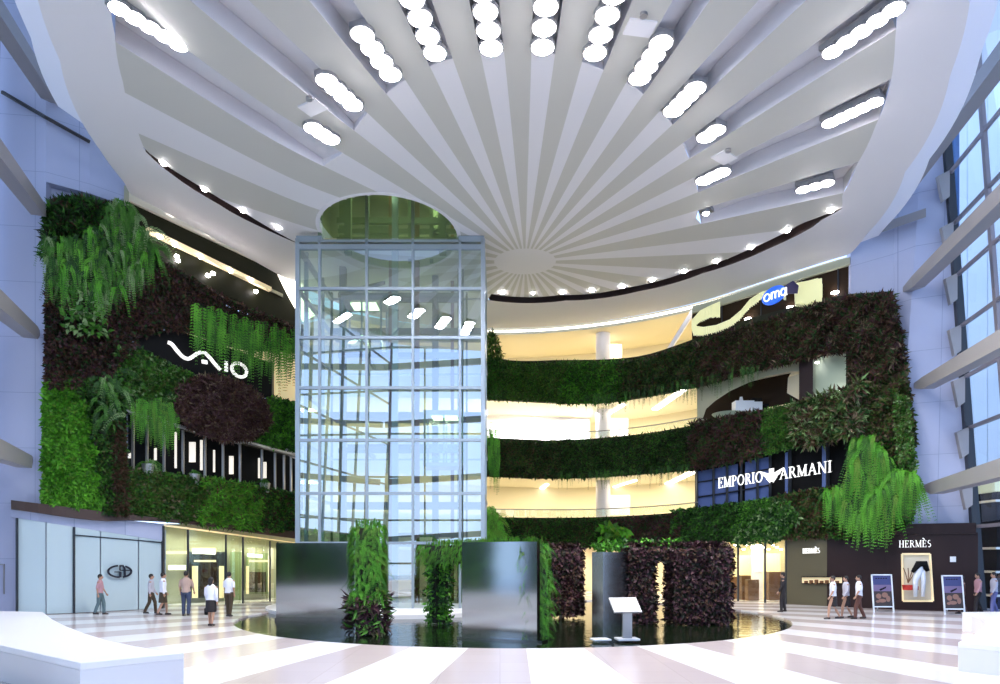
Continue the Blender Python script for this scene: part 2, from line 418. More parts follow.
# back of the ceiling slab (keeps the void above closed)
tb = MB()
for th in range(0, 360, 6): tb.poly([frompol(th, 0, 1.25), frompol(th, Rr(th)+.5, 1.25), frompol(th+6, Rr(th+6)+.5, 1.25)])
# leave the lift shaft open: drawn as ring around the tower instead
# coffers (recessed troughs) with lamps
for n in COFFERS:
    a0, a1 = sang(n-.23), sang(n+.23)
    t = MB(); dep = .55
    rows = [[], [], [], []]; K = 14
    for i in range(K+1):
        s = i/K; pr = []
        for q_, a in enumerate((a0, a1)):
            deep = (q_ == 1) if n > 0 else (q_ == 0) if n < 0 else True
            r = Rin(a)*(1-s)+Rb(a)*s; pr.append((frompol(a, r, -.005), frompol(a, r, .06+dep*min(1, .35+s*2)*(1 if deep else .12))))
        rows[0].append(pr[0][0]); rows[1].append(pr[0][1]); rows[2].append(pr[1][1]); rows[3].append(pr[1][0])
    t.grid(rows)
    t.quad(rows[0][0], rows[1][0], rows[2][0], rows[3][0]); t.quad(rows[0][-1], rows[1][-1], rows[2][-1], rows[3][-1])
    struct('trim_%d' % (n+8), t, 'coffer_white')

# ------------------------------------------------------------------ lamps
def floodlight(px, py, k, spread, label, group, drop=-.10, r=.17, power=260, hot='lamp_glow'):
    p = C(px, py); th, _ = polar(p); u = Vector((math.sin(math.radians(th)), -math.cos(math.radians(th)), 0))
    base = Vector((p.x, p.y, p.z+drop))
    e = empty('floodlight', base, label, 'light fixture', group, rz=math.atan2(u.y, u.x))
    h = MB(); h.box(base+Vector((0, 0, .16)), (spread+.5, .5, .14), 0, rz=math.atan2(u.y, u.x)); h.build('housing', 'metal_grey', e)
    h = MB(); h.cyl(base+Vector((0, 0, .2)), base+Vector((0, 0, .95)), .04, 8); h.build('hanger_rod', 'metal_grey', e)
    for i in range(k):
        c = base+u*((i-(k-1)/2)*spread/max(1, k-1) if k > 1 else 0)
        m = MB(); m.cyl(c+Vector((0, 0, .09)), c, r*1.15, 16); bz = m.build('lamp_bezel', 'metal_grey', e)
        m = MB(); v = []
        m.cyl(c-Vector((0, 0, .005)), c-Vector((0, 0, .06)), r, 16, 0, r*.6); m.build('lens', hot, bz)
    ld = bpy.data.lights.new('flood_light', 'SPOT'); ld.energy = power*k; ld.spot_size = math.radians(130); ld.spot_blend = .5; ld.shadow_soft_size = .4; ld.color = (1, .96, .90)
    lo = bpy.data.objects.new('flood_light', ld); COL.objects.link(lo); lo.location = base-Vector((0, 0, .2))
inner = [(322, 131, 3, .7), (340, 90, 4, 1.2), (377, 52, 4, 1.6), (424, 24, 4, 1.9), (487, 18, 4, 1.9), (545, 14, 4, 2.1), (604, 22, 4, 2.0), (650, 58, 4, 1.4),
         (684, 97, 4, 1.1), (711, 131, 2, .4), (713, 174, 3, .7), (706, 211, 1, 0)]
order = ['leftmost of the inner arc, next to the glass lift tower', 'second from the left of the inner arc', 'third from the left of the inner arc', 'fourth from the left of the inner arc',
         'fifth from the left, left of the middle pair', 'at the middle top, left of the long tilted one', 'middle right, seventh from the left', 'eighth from the left, below a small ceiling hatch',
         'ninth from the left, right side', 'tenth from the left, small round cluster', 'eleventh from the left beside a small hatch', 'single small lamp at the right end of the inner arc']
for (x, y, k, s), l in zip(inner, order):
    floodlight(x, y, k, s, 'bright white recessed ceiling floodlight, '+l, 'inner arc of ceiling floodlights', r=.30 if k > 1 else .13)
for x, y, k, s, l in [(150, 24, 5, 1.6, 'far upper left corner of the sunburst'), (862, 28, 5, 1.7, 'upper right corner of the sunburst'),
                      (852, 110, 5, 1.3, 'right edge of the sunburst, below the corner one'), (815, 184, 3, .8, 'lower right edge of the sunburst near the dark slot')]:
    floodlight(x, y, k, s, 'bright row of floodlights at the '+l, 'outer ceiling floodlights', r=.25)
# dark curved slots with downlights
def slot(name, label, a, b):
    t = MB(); rows = []
    th = a
    while th <= b+.01:
        r = Rb(th); w = slot_w(th)
        rows.append([frompol(th, r, -.01), frompol(th, r, .35), frompol(th, r+w, .35), frompol(th, r+w, -.01)]); th += 1.5
    t.grid(rows); o = t.build(name, 'dark_slot'); tag(o, label, 'light slot', 'dark curved light slots'); return o
slot('light_slot', 'long dark curved light slot across the back right of the ceiling', SA, SB)
slot('light_slot', 'short dark curved light slot at the left of the ceiling', SC_, SD)
def downlight(x, y, label, group, r=.16, dz=0.02):
    p = C(x, y); e = empty('downlight', p+Vector((0, 0, dz)), label, 'downlight', group)
    m = MB(); m.cyl(p+Vector((0, 0, dz+.12)), p+Vector((0, 0, dz+.02)), r*1.3, 14); m.build('lamp_ring', 'metal_grey', e)
    m = MB(); m.cyl(p+Vector((0, 0, dz+.03)), p+Vector((0, 0, dz-.09)), r, 14, 0, r*.6); m.build('lens', 'lamp_glow', e)
nm = ['first', 'second', 'third', 'fourth', 'fifth', 'sixth', 'seventh', 'eighth', 'ninth', 'tenth', 'eleventh', 'twelfth', 'last']
for i, (x, y) in enumerate([(164, 163), (205, 189), (243, 210), (278, 227)]):
    downlight(x, y, 'small bright downlight in the left dark slot, %s from the left' % nm[i], 'downlights in the left slot')
for i, (x, y) in enumerate([(502, 292), (533, 293), (562, 292), (592, 290), (622, 286), (652, 279.5), (684, 271), (716, 261), (751, 247), (787, 230), (831, 210)]):
    downlight(x, y, 'small bright downlight in the right dark slot, %s from the left' % nm[i], 'downlights in the right slot', r=.10 if i == 1 else .17)
# small ceiling hatches and sprinklers
for i, (x, y, l) in enumerate([(313, 107, 'beside the leftmost inner floodlight'), (640, 27, 'above the eighth inner floodlight'), (724, 157, 'beside the right inner floodlights')]):
    p = C(x, y); th, _ = polar(p); m = MB(); m.box(p+Vector((0, 0, -.02)), (.75, .55, .05), 0, rz=math.radians(th)); e = tag(m.build('ceiling_hatch', 'white_ceiling'), 'small pale ceiling hatch '+l, 'hatch', 'ceiling hatches')
    m = MB(); m.cyl(p+Vector((0, -.45, .02)), p+Vector((0, -.45, -.08)), .1, 12); tag(m.build('ceiling_sensor', 'metal_grey'), 'small round grey ceiling sensor '+l, 'sensor', 'ceiling sensors')

# ------------------------------------------------------------------ floor and pool
PC, PA, PBm = (.45, 28.0), 10.45, 10.0
fb = MB(); NP = 96
def ell(i, k=1.0, z=0.0): a = 2*PI*i/NP; return Vector((PC[0]+PA*k*math.cos(a), PC[1]+PBm*k*math.sin(a), z))
rows = [[ell(i, 1.0) for i in range(NP+1)], [ell(i, 2.2) for i in range(NP+1)], [ell(i, 5.2) for i in range(NP+1)]]
fb.grid(rows); fb.grid([rows[0], [ell(i, 1.0, -.25) for i in range(NP+1)]])
struct('floor', fb, 'striped_marble')
wb = MB(); wb.poly([ell(i, 1.0, -.06) for i in range(NP)]); w_ = wb.build('pool_water', 'pool_water', fix=False); w_['kind'] = 'stuff'; tag(w_, 'dark still water of the round pool under the planted arches', 'water')

# ------------------------------------------------------------------ side walls (pale panels), upper walls, roof and daylight facades
def px_wall(name, xs, yt, yb, off, thick, mats, mi=0, n=None):
    m = MB(); fr = []; 
    front_t = [PW(x, yt(x) if callable(yt) else yt, off) for x in xs]; front_b = [PW(x, yb(x) if callable(yb) else yb, off) for x in xs]
    def back(p): r = math.hypot(p.x, p.y); k = (r+thick)/r; return Vector((p.x*k, p.y*k, p.z))
    bt = [back(p) for p in front_t]; bbk = [back(p) for p in front_b]
    m.grid([front_t, front_b]); m.grid([front_b, bbk]); m.grid([bbk, bt]); m.grid([bt, front_t])
    m.quad(front_t[0], front_b[0], bbk[0], bt[0]); m.quad(front_t[-1], front_b[-1], bbk[-1], bt[-1])
    return m
def frange(a, b, s):
    n = max(1, int(round((b-a)/s))); return [a+(b-a)*i/n for i in range(n+1)]
# left pale wall: from the plants' edge to the facade, and up beside the ceiling
lw = MB()
LT = 27.5
def seg_wall(m, plan, z0, z1, th=.4):
    for (a, b) in zip(plan, plan[1:]):
        a, b = Vector((*a, 0)), Vector((*b, 0)); t = (b-a).normalized(); n = Vector((t.y, -t.x, 0))
        if n.y > 0: n = -n
        q = [a, b, b-n*th, a-n*th]
        m.hexa([p+Vector((0, 0, z0)) for p in q]+[p+Vector((0, 0, z1)) for p in q])
def plan(x, off=0.0): d = W(x)-off; return ((x-500)/F*d, d)
seg_wall(lw, [plan(-30), plan(0), plan(46)], 0, 28); seg_wall(lw, [plan(46), plan(90), plan(128)], 17.6, 28)
seg_wall(lw, [plan(128, -.1), plan(215, -.1)], 19.2, 28)
seg_wall(lw, [plan(44, -.35), plan(128, -.35)], 4, 19)
struct('wall_left', lw, 'wall_panels')
# right wall leans in a little towards the top, as the facade corner does
rw = MB()
def lean_wall(m, x0, y0z, x1b, x1t, z0, z1, d0, d1, th=.4):
    a = Vector(((x0-500)/F*d0, d0, 0)); 
    b0 = Vector(((x1b-500)/F*d1, d1, 0)); b1 = Vector(((x1t-500)/F*d1, d1, 0)); k = Vector((0, th, 0))
    m.hexa([a+Vector((0, 0, z0)), b0+Vector((0, 0, z0)), b0+k+Vector((0, 0, z0)), a+k+Vector((0, 0, z0)), a+Vector((0, 0, z1)), b1+Vector((0, 0, z1)), b1+k+Vector((0, 0, z1)), a+k+Vector((0, 0, z1))])
CD = 29.6
lean_wall(rw, 895, 0, 981, 934, 3.2, 27, W(895)+.05, CD)
lean_wall(rw, 851, 0, 900, 900, 13.5, 27, W(846)+.05, W(900)+.05)
struct('wall_right', rw, 'wall_panels')
rf = MB(); rf.box((1, 6, 28), (60, 62, .4)); struct('trim_30', rf, 'rim_white')  # unseen roof slab, added so daylight comes in mainly from the sides

def facade(side):
    # corner (base, top), then a plan line coming towards and past the camera
    s = 1 if side == 'right' else -1
    if s > 0: cb0 = Vector((20.35, CD, 0)); cb1 = Vector((18.35, CD, 27))
    else: cb0 = Vector((-20.6, 27.6, 0)); cb1 = Vector((-19.9, 27.6, 27))
    dr = Vector((-.2*s, -1, 0)); Lf = 42
    fr = MB(); gl = MB(); br = MB()
    def pt(t, z): k = z/27; c = cb0.lerp(cb1, k); return c+dr*t
    nrm = Vector((-s, .2, 0)).normalized()
    zs = [0, 3.6]+[5.6+2.15*i for i in range(10)]
    if s < 0: zs = zs[::2]
    for i in range(0, 15, 1 if s > 0 else 2):
        t = i*3.0; fr.beam(pt(t, 0), pt(t, 27), .14, .24, 0, up=dr)
    for z in zs: fr.beam(pt(0, z), pt(Lf, z), .12, .14)
    e = empty('glass_facade', pt(0, 0), ('tall %s glass facade of the atrium with dark mullions letting in daylight' % side), 'glass facade')
    fr.build('mullion_grid', 'facade_frame', e)
    q = nrm*.03
    gl.quad(pt(0, 0)-q, pt(Lf, 0)-q, pt(Lf, 27)-q, pt(0, 27)-q); gl.build('glass', 'glass_facade', e, fix=False)
    # slanted brackets on the corner column
    for z in (zs[2:] if s > 0 else zs[2:3]):
        p = pt(.35, z); br = MB(); br.prism([p+nrm*.1, p+nrm*.55+Vector((0, 0, -.2)), p+nrm*.35+Vector((0, 0, -1.3)), p+nrm*.1+Vector((0, 0, -1.1))], (0, .18, 0)); br.build('bracket', 'beam_grey', e)
    m = MB(); m.beam(pt(-.05, 0), pt(-.05, 27), .3, .45, 0, up=dr); m.build('corner_column', 'frame_dark', e)
facade('right'); facade('left')
# front facade behind the viewer (seen mirrored in the lift tower)
ff = MB()
for i in range(7):
    X = -12+i*4; ff.beam((X, -14, 0), (X, -14, 27.8), .16, .3, 0, up=Vector((0, 1, 0)))
for i in range(6): ff.beam((-12, -14, 4.6*i+1.5), (12, -14, 4.6*i+1.5), .16, .2)
for i in range(4): ff.beam((-12, -12.6, 4+6*i), (12, -12.6, 5.5+6*i), .4, .6)
fo = ff.build('front_facade_frame', 'beam_grey'); fo['kind'] = 'structure'; fo.name = 'window_1'
# struts
def strut(x0, y0, d0, x1, y1, d1, w, h, label, ext=1.3):
    a = P(x0, y0, d0); b = P(x1, y1, d1); b = a+(b-a)*ext
    m = MB(); t = (b-a).normalized(); sd = t.cross(Vector((0, 0, 1))).normalized()
    ring_ = []
    for k, (ww, hh) in zip((0, .12, 1), ((w*.6, h*.35), (w*.9, h*.8), (w, h))):
        c = a+(b-a)*k; ring_.append([c-sd*ww/2, c+sd*ww/2, c+sd*ww/2-Vector((0, 0, hh)), c-sd*ww/2-Vector((0, 0, hh)), c-sd*ww/2])
    m.grid(ring_); m.quad(*ring_[0][:4]); m.quad(*ring_[-1][:4])
    o = m.build('steel_strut', 'beam_grey'); tag(o, label, 'strut', 'grey struts between wall and glass facade')
    m2 = MB(); m2.cyl(a+Vector((0, .0, -.1)), a-(b-a).normalized()*.3+Vector((0, .25, -.1)), .07, 8); m2.build('pin', 'metal_grey', o)
for x0, y0, x1, y1, l in [(893, 199, 1000, 52, 'topmost grey strut at the right glass facade'), (907, 287, 1000, 192, 'second grey strut from the top at the right facade'),
                          (918, 383, 1000, 334, 'third grey strut from the top at the right facade'), (928, 485, 1000, 461, 'lowest grey strut at the right facade')]:
    strut(x0, y0, W(x0)-.15, x1, y1, 22.8, .55, .62, l)
for x0, y0, x1, y1, l in [(55, 98, 0, 10, 'topmost grey strut at the left glass facade'), (44, 211, 0, 150, 'second grey strut from the top at the left facade'),
                          (35, 330, 0, 297, 'third grey strut from the top at the left facade'), (28, 457, 0, 443, 'lowest grey strut at the left facade')]:
    strut(x0, y0, W(x0)-.15, x1, y1, 23.2, .55, .62, l)
# wall recess strips
m = MB(); m.hexa([P(871, 236, 31.6), P(926, 217, 29.5), P(926, 217, 29.3), P(871, 236, 31.4), P(871, 227, 31.6), P(926, 208, 29.5), P(926, 208, 29.3), P(871, 227, 31.4)])
struct('trim_31', m, 'beam_grey')
m = MB(); m.tube([PW(2, 92, .2), PW(45, 117, .2), PW(90, 142, .15)], .08, 4); struct('trim_32', m, 'frame_dark')

# buildings outside the right facade
def building(x0, y0, w, d, h, label, m1, m2):
    e = empty('office_tower', (x0, y0, 0), label, 'building', 'office towers beyond the facades')
    b = MB(); b.box((x0, y0, h/2), (w, d, h)); b.build('wall', m1, e)
    b = MB()
    for i in range(int(h/1.9)):
        b.box((x0, y0, 1.2+i*1.9), (w+.1, d+.1, .12))
    b.build('floor_band', m2, e)
    b = MB()
    for i in range(int(w/1.8)+1): b.box((x0-w/2+i*1.8, y0, h/2), (.12, d+.2, h))
    for i in range(int(d/1.8)+1): b.box((x0, y0-d/2+i*1.8, h/2), (w+.2, .12, h))
    b.build('mullion', m2, e)
building(31.5, 41, 5, 6, 60, 'blue glass office tower seen through the right facade', 'out_blue', 'out_white')
e = empty('entrance_pavilion', (27, 33.5, 0), 'dark entrance pavilion with steel bands outside the right facade at ground level', 'building')
k = MB(); k.box((27, 33.5, 2.6), (10, 5, 5.2)); k.build('dark_glass_block', 'black', e)
for i in range(5): k = MB(); k.box((27, 33.5, .6+i*1.05), (10.3, 5.3, .1)); k.build('steel_band', 'steel_chair', e)
k = MB(); k.box((27, 33.5, 5.45), (10.6, 5.6, .5)); k.build('roof_edge', 'bead_light', e)
building(46, 50, 34, 10, 70, 'pale cyan office tower standing behind the blue one outside the right facade', 'out_cyan', 'out_blue')
building(-40, 38, 12, 12, 60, 'pale office tower outside the left facade', 'out_white', 'out_blue')

# ------------------------------------------------------------------ galleries, right and back
A_top = [(300, 345), (485, 352), (500, 357), (560, 358), (640, 354), (680, 342), (730, 323), (780, 308), (850, 292), (905, 290)]
A_bot = [(300, 396), (486, 399), (600, 402), (640, 397), (700, 385), (760, 369), (850, 349)]
B_top = [(300, 430), (495, 436), (560, 438), (640, 432), (700, 422), (799, 402), (850, 391)]
B_bot = [(300, 470), (483, 476), (570, 478), (640, 474), (694, 469), (772, 453), (850, 433)]
C_top = [(300, 510), (483, 515), (600, 515), (700, 508), (829, 487), (850, 484)]
C_bot = [(300, 548), (483, 550), (600, 547), (729, 541), (823, 537), (850, 536)]
CEIL_B = lambda x: HY-HC*F/W(x)      # row of the ceiling edge above the wall
def fn(l): return lambda x: smooth(l, x)
XR = frange(485, 852, 12); XBK = frange(300, 485, 20)
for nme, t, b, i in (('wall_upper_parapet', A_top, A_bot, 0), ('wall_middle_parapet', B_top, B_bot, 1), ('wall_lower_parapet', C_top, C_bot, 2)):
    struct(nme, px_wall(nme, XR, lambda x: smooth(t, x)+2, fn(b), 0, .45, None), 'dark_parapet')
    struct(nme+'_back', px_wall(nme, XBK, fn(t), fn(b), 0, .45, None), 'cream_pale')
# floor slabs / soffits behind each parapet
def slab(name, xs, yb, depth, m, dz=.35, front=.3, dzf=0):
    mb = MB(); r0 = [PB(x, yb(x), 0, front)+Vector((0, 0, .02)) for x in xs]; r1 = [PB(x, yb(x), 0, depth)+Vector((0, 0, .02)) for x in xs]
    up = Vector((0, 0, dz)); mb.grid([r0, r1]); mb.grid([[p+up for p in r0], [p+up for p in r1]]); mb.grid([r0, [p+up for p in r0]])
    mb.quad(r0[0], r1[0], r1[0]+up, r0[0]+up); mb.quad(r0[-1], r1[-1], r1[-1]+up, r0[-1]+up)
    struct(name, mb, m)
XA = frange(300, 852, 14)
slab('floor_upper_gallery', XA, fn(A_bot), 7, 'cream_pale'); slab('floor_middle_gallery', XA, fn(B_bot), 7, 'cream_pale'); slab('floor_lower_gallery', XA, fn(C_bot), 7, 'cream_pale')
slab('ceiling_top_gallery', XA, lambda x: CEIL_B(x), 7.5, 'cream', dz=.4, front=1.2)
# cove ring glowing at the ceiling edge
cv = MB(); cv.grid([[PB(x, CEIL_B(x), 0, .35)+Vector((0, 0, .02)) for x in frange(485, 852, 12)], [PB(x, CEIL_B(x), 0, .75)+Vector((0, 0, .02)) for x in frange(485, 852, 12)]])
tag(cv.build('cove_light', 'strip_glow'), 'warm glowing cove light strip curving along the back ceiling edge', 'light strip', None)
# rear wall of the galleries
bw = MB(); bw.grid([[PB(x, 0, 0, 6.5)*0+Vector((PB(x, 500, 0, 6.5).x, PB(x, 500, 0, 6.5).y, z)) for x in frange(296, 860, 20)] for z in (0, 17)])
struct('wall_back', bw, 'cream')
# white shop fronts on the back wall at the third gallery
def rearpanel(name, label, x0, x1, y0, y1, m, back=5.5, cat='panel', group=None, thick=.12):
    a0, a1, b0, b1 = [Vector(v) for v in (PB(x0, y0, 0, 0), PB(x1, y0, 0, 0), PB(x0, y1, 0, 0), PB(x1, y1, 0, 0))]
    d0, d1 = W(x0)+back, W(x1)+back
    m_ = MB(); q = [P(x0, y1, d0), P(x1, y1, d1), P(x1, y1, d1+thick), P(x0, y1, d0+thick), P(x0, y0, d0), P(x1, y0, d1), P(x1, y0, d1+thick), P(x0, y0, d0+thick)]
    m_.hexa(q); o = m_.build(name, m); return tag(o, label, cat, group)
def gfill(level_b, level_t): pass
rearpanel('storefront', 'bright white shop front on the middle gallery beside the lift tower', 484, 590, 404, 440, 'shop_white', 5.0, 'shop front')
rearpanel('glass_screen', 'pale lavender glass screen on the middle gallery left of the column', 553, 588, 420, 440, 'rim_white', 4.3, 'screen')
rearpanel('glass_screen', 'pale blue screen right of the column on the middle gallery', 608, 628, 418, 436, 'rim_white', 4.3, 'screen')
rearpanel('glass_screen', 'pale blue screen right of the column on the lower gallery', 610, 630, 495, 515, 'rim_white', 4.3, 'screen')
rearpanel('glass_screen', 'pale lilac screen right of the column on the top gallery', 604, 622, 344, 358, 'rim_white', 4.3, 'screen')
rearpanel('green_sign', 'small bright green sign on the white shop front', 545, 551, 428, 436, 'leaf_bright', 4.9, 'sign')
# round columns on every gallery
for y0, y1, l in ((325, 356, 'top'), (400, 437, 'middle'), (478, 516, 'lower')):
    d = W(603)+2.4; a = P(603, y1, d); b = P(603, y0, d); m = MB(); m.cyl((a.x, a.y, a.z-.5), (a.x, a.y, b.z+1.0), .45, 24)
    tag(m.build('round_column', 'shop_white', shade=True), 'round white column standing on the %s gallery' % l, 'column', 'round gallery columns')
# linear ceiling strips
def ceilstrip(x0, y0, x1, y1, lev, w, label, m='strip_white'):
    # back-project the strip onto the soffit above
    def on(x, y):
        for _ in range(1): pass
        zb = PW(x, smooth(lev, x)).z; d = (zb-CZ)*F/(HY-y); 
        return Vector(((x-500)/F*d, d, zb-.03))
    a, b = on(x0, y0), on(x1, y1)
    k = MB(); k.beam(a, b, w, .05); tag(k.build('strip_light', m), label, 'strip light', 'strip lights under the galleries')
ceilstrip(684, 389, 655, 409, A_bot, .38, 'long slanting strip light under the upper gallery by the olive wall')
ceilstrip(624, 404, 607, 414, A_bot, .25, 'short strip light under the upper gallery beside the column')
ceilstrip(547, 484, 531, 497, B_bot, .25, 'strip light under the middle gallery beside the lift tower')
ceilstrip(486, 489, 500, 506, B_bot, .3, 'strip light under the middle gallery touching the lift tower')
ceilstrip(594, 493, 560, 505, B_bot, .2, 'slanting strip light under the middle gallery left of the column')
ceilstrip(692, 472, 650, 492, B_bot, .45, 'wide slanting strip light under the middle gallery near the blue glass shop')
ceilstrip(636, 480, 610, 488, B_bot, .2, 'thin strip light under the middle gallery right of the column')
m = MB(); m.beam(PB(519, 345, 0, 6.2), PB(519, 358, 0, 6.2), .25, .1, up=Vector((0, 1, 0))); tag(m.build('wall_light', 'strip_white'), 'upright white wall light on the top gallery beside the lift tower', 'wall light')
# gallery railing glass (thin) on lower galleries
for (l, up_, nm_) in ((B_top, 5, 'middle'), (C_top, 6, 'lower')):
    m = MB(); xs = frange(486, 698, 14); m.grid([[PW(x, smooth(l, x)-up_, .05) for x in xs], [PW(x, smooth(l, x)+1, .05) for x in xs]])
    e = empty('glass_balustrade', PW(590, smooth(l, 590)), 'low clear glass balustrade on top of the %s planted parapet' % nm_, 'balustrade', 'glass balustrades')
    m.build('glass', 'glass_rail', e, fix=False); m = MB(); m.tube([PW(x, smooth(l, x)-up_, .05) for x in xs], .03, 6); m.build('handrail', 'metal_grey', e)
# end wall / diagonal bulkhead where the cream gallery meets the shops
for (x0, y0, x1, y1, x2, y2, x3, y3, l) in ((680, 347, 690, 308, 700, 304, 690, 341, 'top'), (648, 494, 694, 470, 696, 477, 655, 497, 'lower')):
    pass
m = MB(); m.hexa([PB(660, 356, 0, .8), PB(664, 356, 0, .8), PB(664, 356, 0, 1.2), PB(660, 356, 0, 1.2), PB(691, 305, 0, .8), PB(697, 303, 0, .8), PB(697, 303, 0, 1.2), PB(691, 305, 0, 1.2)])
tag(m.build('sloping_fin', 'shop_white'), 'sloping white fin at the end of the top gallery before the dark shop', 'fin')

# --- top gallery shop: dark glass front with beaded ribbon and oval sign
def front(xs, yt, yb, off, th, m, name, label=None, cat=None):
    o = px_wall(name, xs, yt, yb, off, th, None).build(name, m)
    if label: tag(o, label, cat)
    else: o['kind'] = 'structure'
    return o
XS = frange(692, 850, 10)
front(XS, lambda x: CEIL_B(x)+2, lambda x: CEIL_B(x)+9, -.15, .3, 'green_paint', 'wall_shop_fascia')
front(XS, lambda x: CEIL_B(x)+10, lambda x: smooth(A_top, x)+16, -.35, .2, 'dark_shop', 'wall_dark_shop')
for i, x in enumerate((722, 761, 802, 838)):
    m = MB(); m.beam(PW(x, CEIL_B(x)+2, -.3), PW(x, smooth(A_top, x)+3, -.3), .05, .05, up=Vector((0, 1, 0))); tag(m.build('shop_mullion', 'frame_dark'), 'thin mullion of the dark top gallery shop, %s from the left' % nm[i], 'mullion', 'mullions of the top gallery shop')
for i, (x, y) in enumerate([(748, 318.5), (790, 307), (835, 292)]):
    m = MB(); p = PW(x, y, -.2); m.cyl(p, p-Vector((0, 0, .05)), .17, 12); tag(m.build('shop_downlight', 'lamp_small'), 'small round downlight in the dark top gallery shop, %s from the left' % nm[i], 'downlight', 'downlights in the top gallery shop')
# beaded ribbon: outline curve px with widths
rib = [(719.5, 309, 15), (712, 310.5, 12), (700, 316, 11), (692, 324, 9), (694, 330, 9), (703, 331, 8), (716, 328.5, 7), (730, 323, 7.5), (741, 314, 8), (750, 303, 8), (762, 295, 7), (775, 291.5, 6), (784, 295, 6), (786, 298, 5)]
rb2 = [(786, 296, 4), (792, 301, 4), (802, 300, 8), (812, 296, 14), (819, 288, 18)]
def ribbon(pts, nsub=6):
    fine = []
    for i in range(len(pts)-1):
        for k in range(nsub):
            t = k/nsub; fine.append(tuple(pts[i][j]*(1-t)+pts[i+1][j]*t for j in range(3)))
    fine.append(pts[-1]); return fine
m = MB()
def ribmesh(m, pts, off=.35, th=.3):
    fine = ribbon(pts); r = [[], [], [], []]
    for x, y, w in fine:
        r[0].append(PW(x, y-w/2, off)); r[1].append(PW(x, y+w/2, off)); r[2].append(PW(x, y+w/2, off-th)); r[3].append(PW(x, y-w/2, off-th))
    m.grid([r[0], r[1], r[2], r[3], r[0]]); m.quad(*[q[0] for q in r]); m.quad(*[q[-1] for q in r])
ribmesh(m, rib)
e = empty('beaded_ribbon_light', PW(740, 320, .3), 'glowing yellow beaded ribbon sculpture curling in front of the dark top shop', 'light sculpture')
m.build('ribbon', 'bead_light', e)
m = MB(); pp = [(795, 284, 0), (818, 278, 0), (822.5, 284, 0), (822.5, 297, 0), (817, 303, 0), (805, 305, 0), (796, 304, 0)]
m.prism([PW(x, y, .3) for x, y, _ in pp], (0.1, .35, 0)); m.build('lantern_end', 'bead_light', e)
m = MB()
for k in range(150):
    i = k % 75; fine = ribbon(rib, 6); x, y, w = fine[min(i, len(fine)-1)]
    a = PW(x+.3*random.random(), y-w/2+random.random(), .37); b = PW(x, y+w/2+random.uniform(0, 1.5), .37); m.beam(a, b, .05, .03, up=Vector((0, 1, 0)))
for k in range(24):
    x = 796+k*1.1; m.beam(PW(x, 283-k*.2, .37), PW(x, 303-(0 if k < 20 else 2)+random.uniform(-2, 2), .37), .05, .03, up=Vector((0, 1, 0)))
m.build('bead_strand', 'bead_light', e)
# lettering toolkit ------------------------------------------------------------
class Board:
    def __init__(s, o, u, v, n): s.o, s.u, s.v, s.n = Vector(o), Vector(u), Vector(v), Vector(n)
    def pt(s, x, y, z=0): return s.o+s.u*x+s.v*y+s.n*z
def board_px(x0, y0, x1, y1, off):
    a, b = PW(x0, y0, off), PW(x1, y1, off); u = b-a; L = u.length; u.normalize(); n = Vector((u.y, -u.x, 0)).normalized()
    if n.y > 0: n = -n
    return Board(a, u, Vector((0, 0, 1)), n), L
def stroke(m, B, pts, w, z=.06, w2=None, closed=False):
    N = len(pts); L = []; R = []
    for i in range(N):
        a = pts[(i-1) % N] if (closed or i > 0) else pts[i]; b = pts[(i+1) % N] if (closed or i < N-1) else pts[i]
        dx, dy = b[0]-a[0], b[1]-a[1]; l = math.hypot(dx, dy) or 1; ww = w if w2 is None else w+(w2-w)*i/(N-1)
        nx, ny = -dy/l*ww/2, dx/l*ww/2; L.append((pts[i][0]+nx, pts[i][1]+ny)); R.append((pts[i][0]-nx, pts[i][1]-ny))
    if closed: L.append(L[0]); R.append(R[0])
    g = [[B.pt(x, y, z) for x, y in L], [B.pt(x, y, z) for x, y in R], [B.pt(x, y, 0) for x, y in R], [B.pt(x, y, 0) for x, y in L], [B.pt(x, y, z) for x, y in L]]
    m.grid(g)
    if not closed: m.quad(*[r[0] for r in g[:4]]); m.quad(*[r[-1] for r in g[:4]])
def arc(cx, cy, rx, ry, a0, a1, n=20): return [(cx+rx*math.cos(math.radians(a0+(a1-a0)*i/n)), cy+ry*math.sin(math.radians(a0+(a1-a0)*i/n))) for i in range(n+1)]
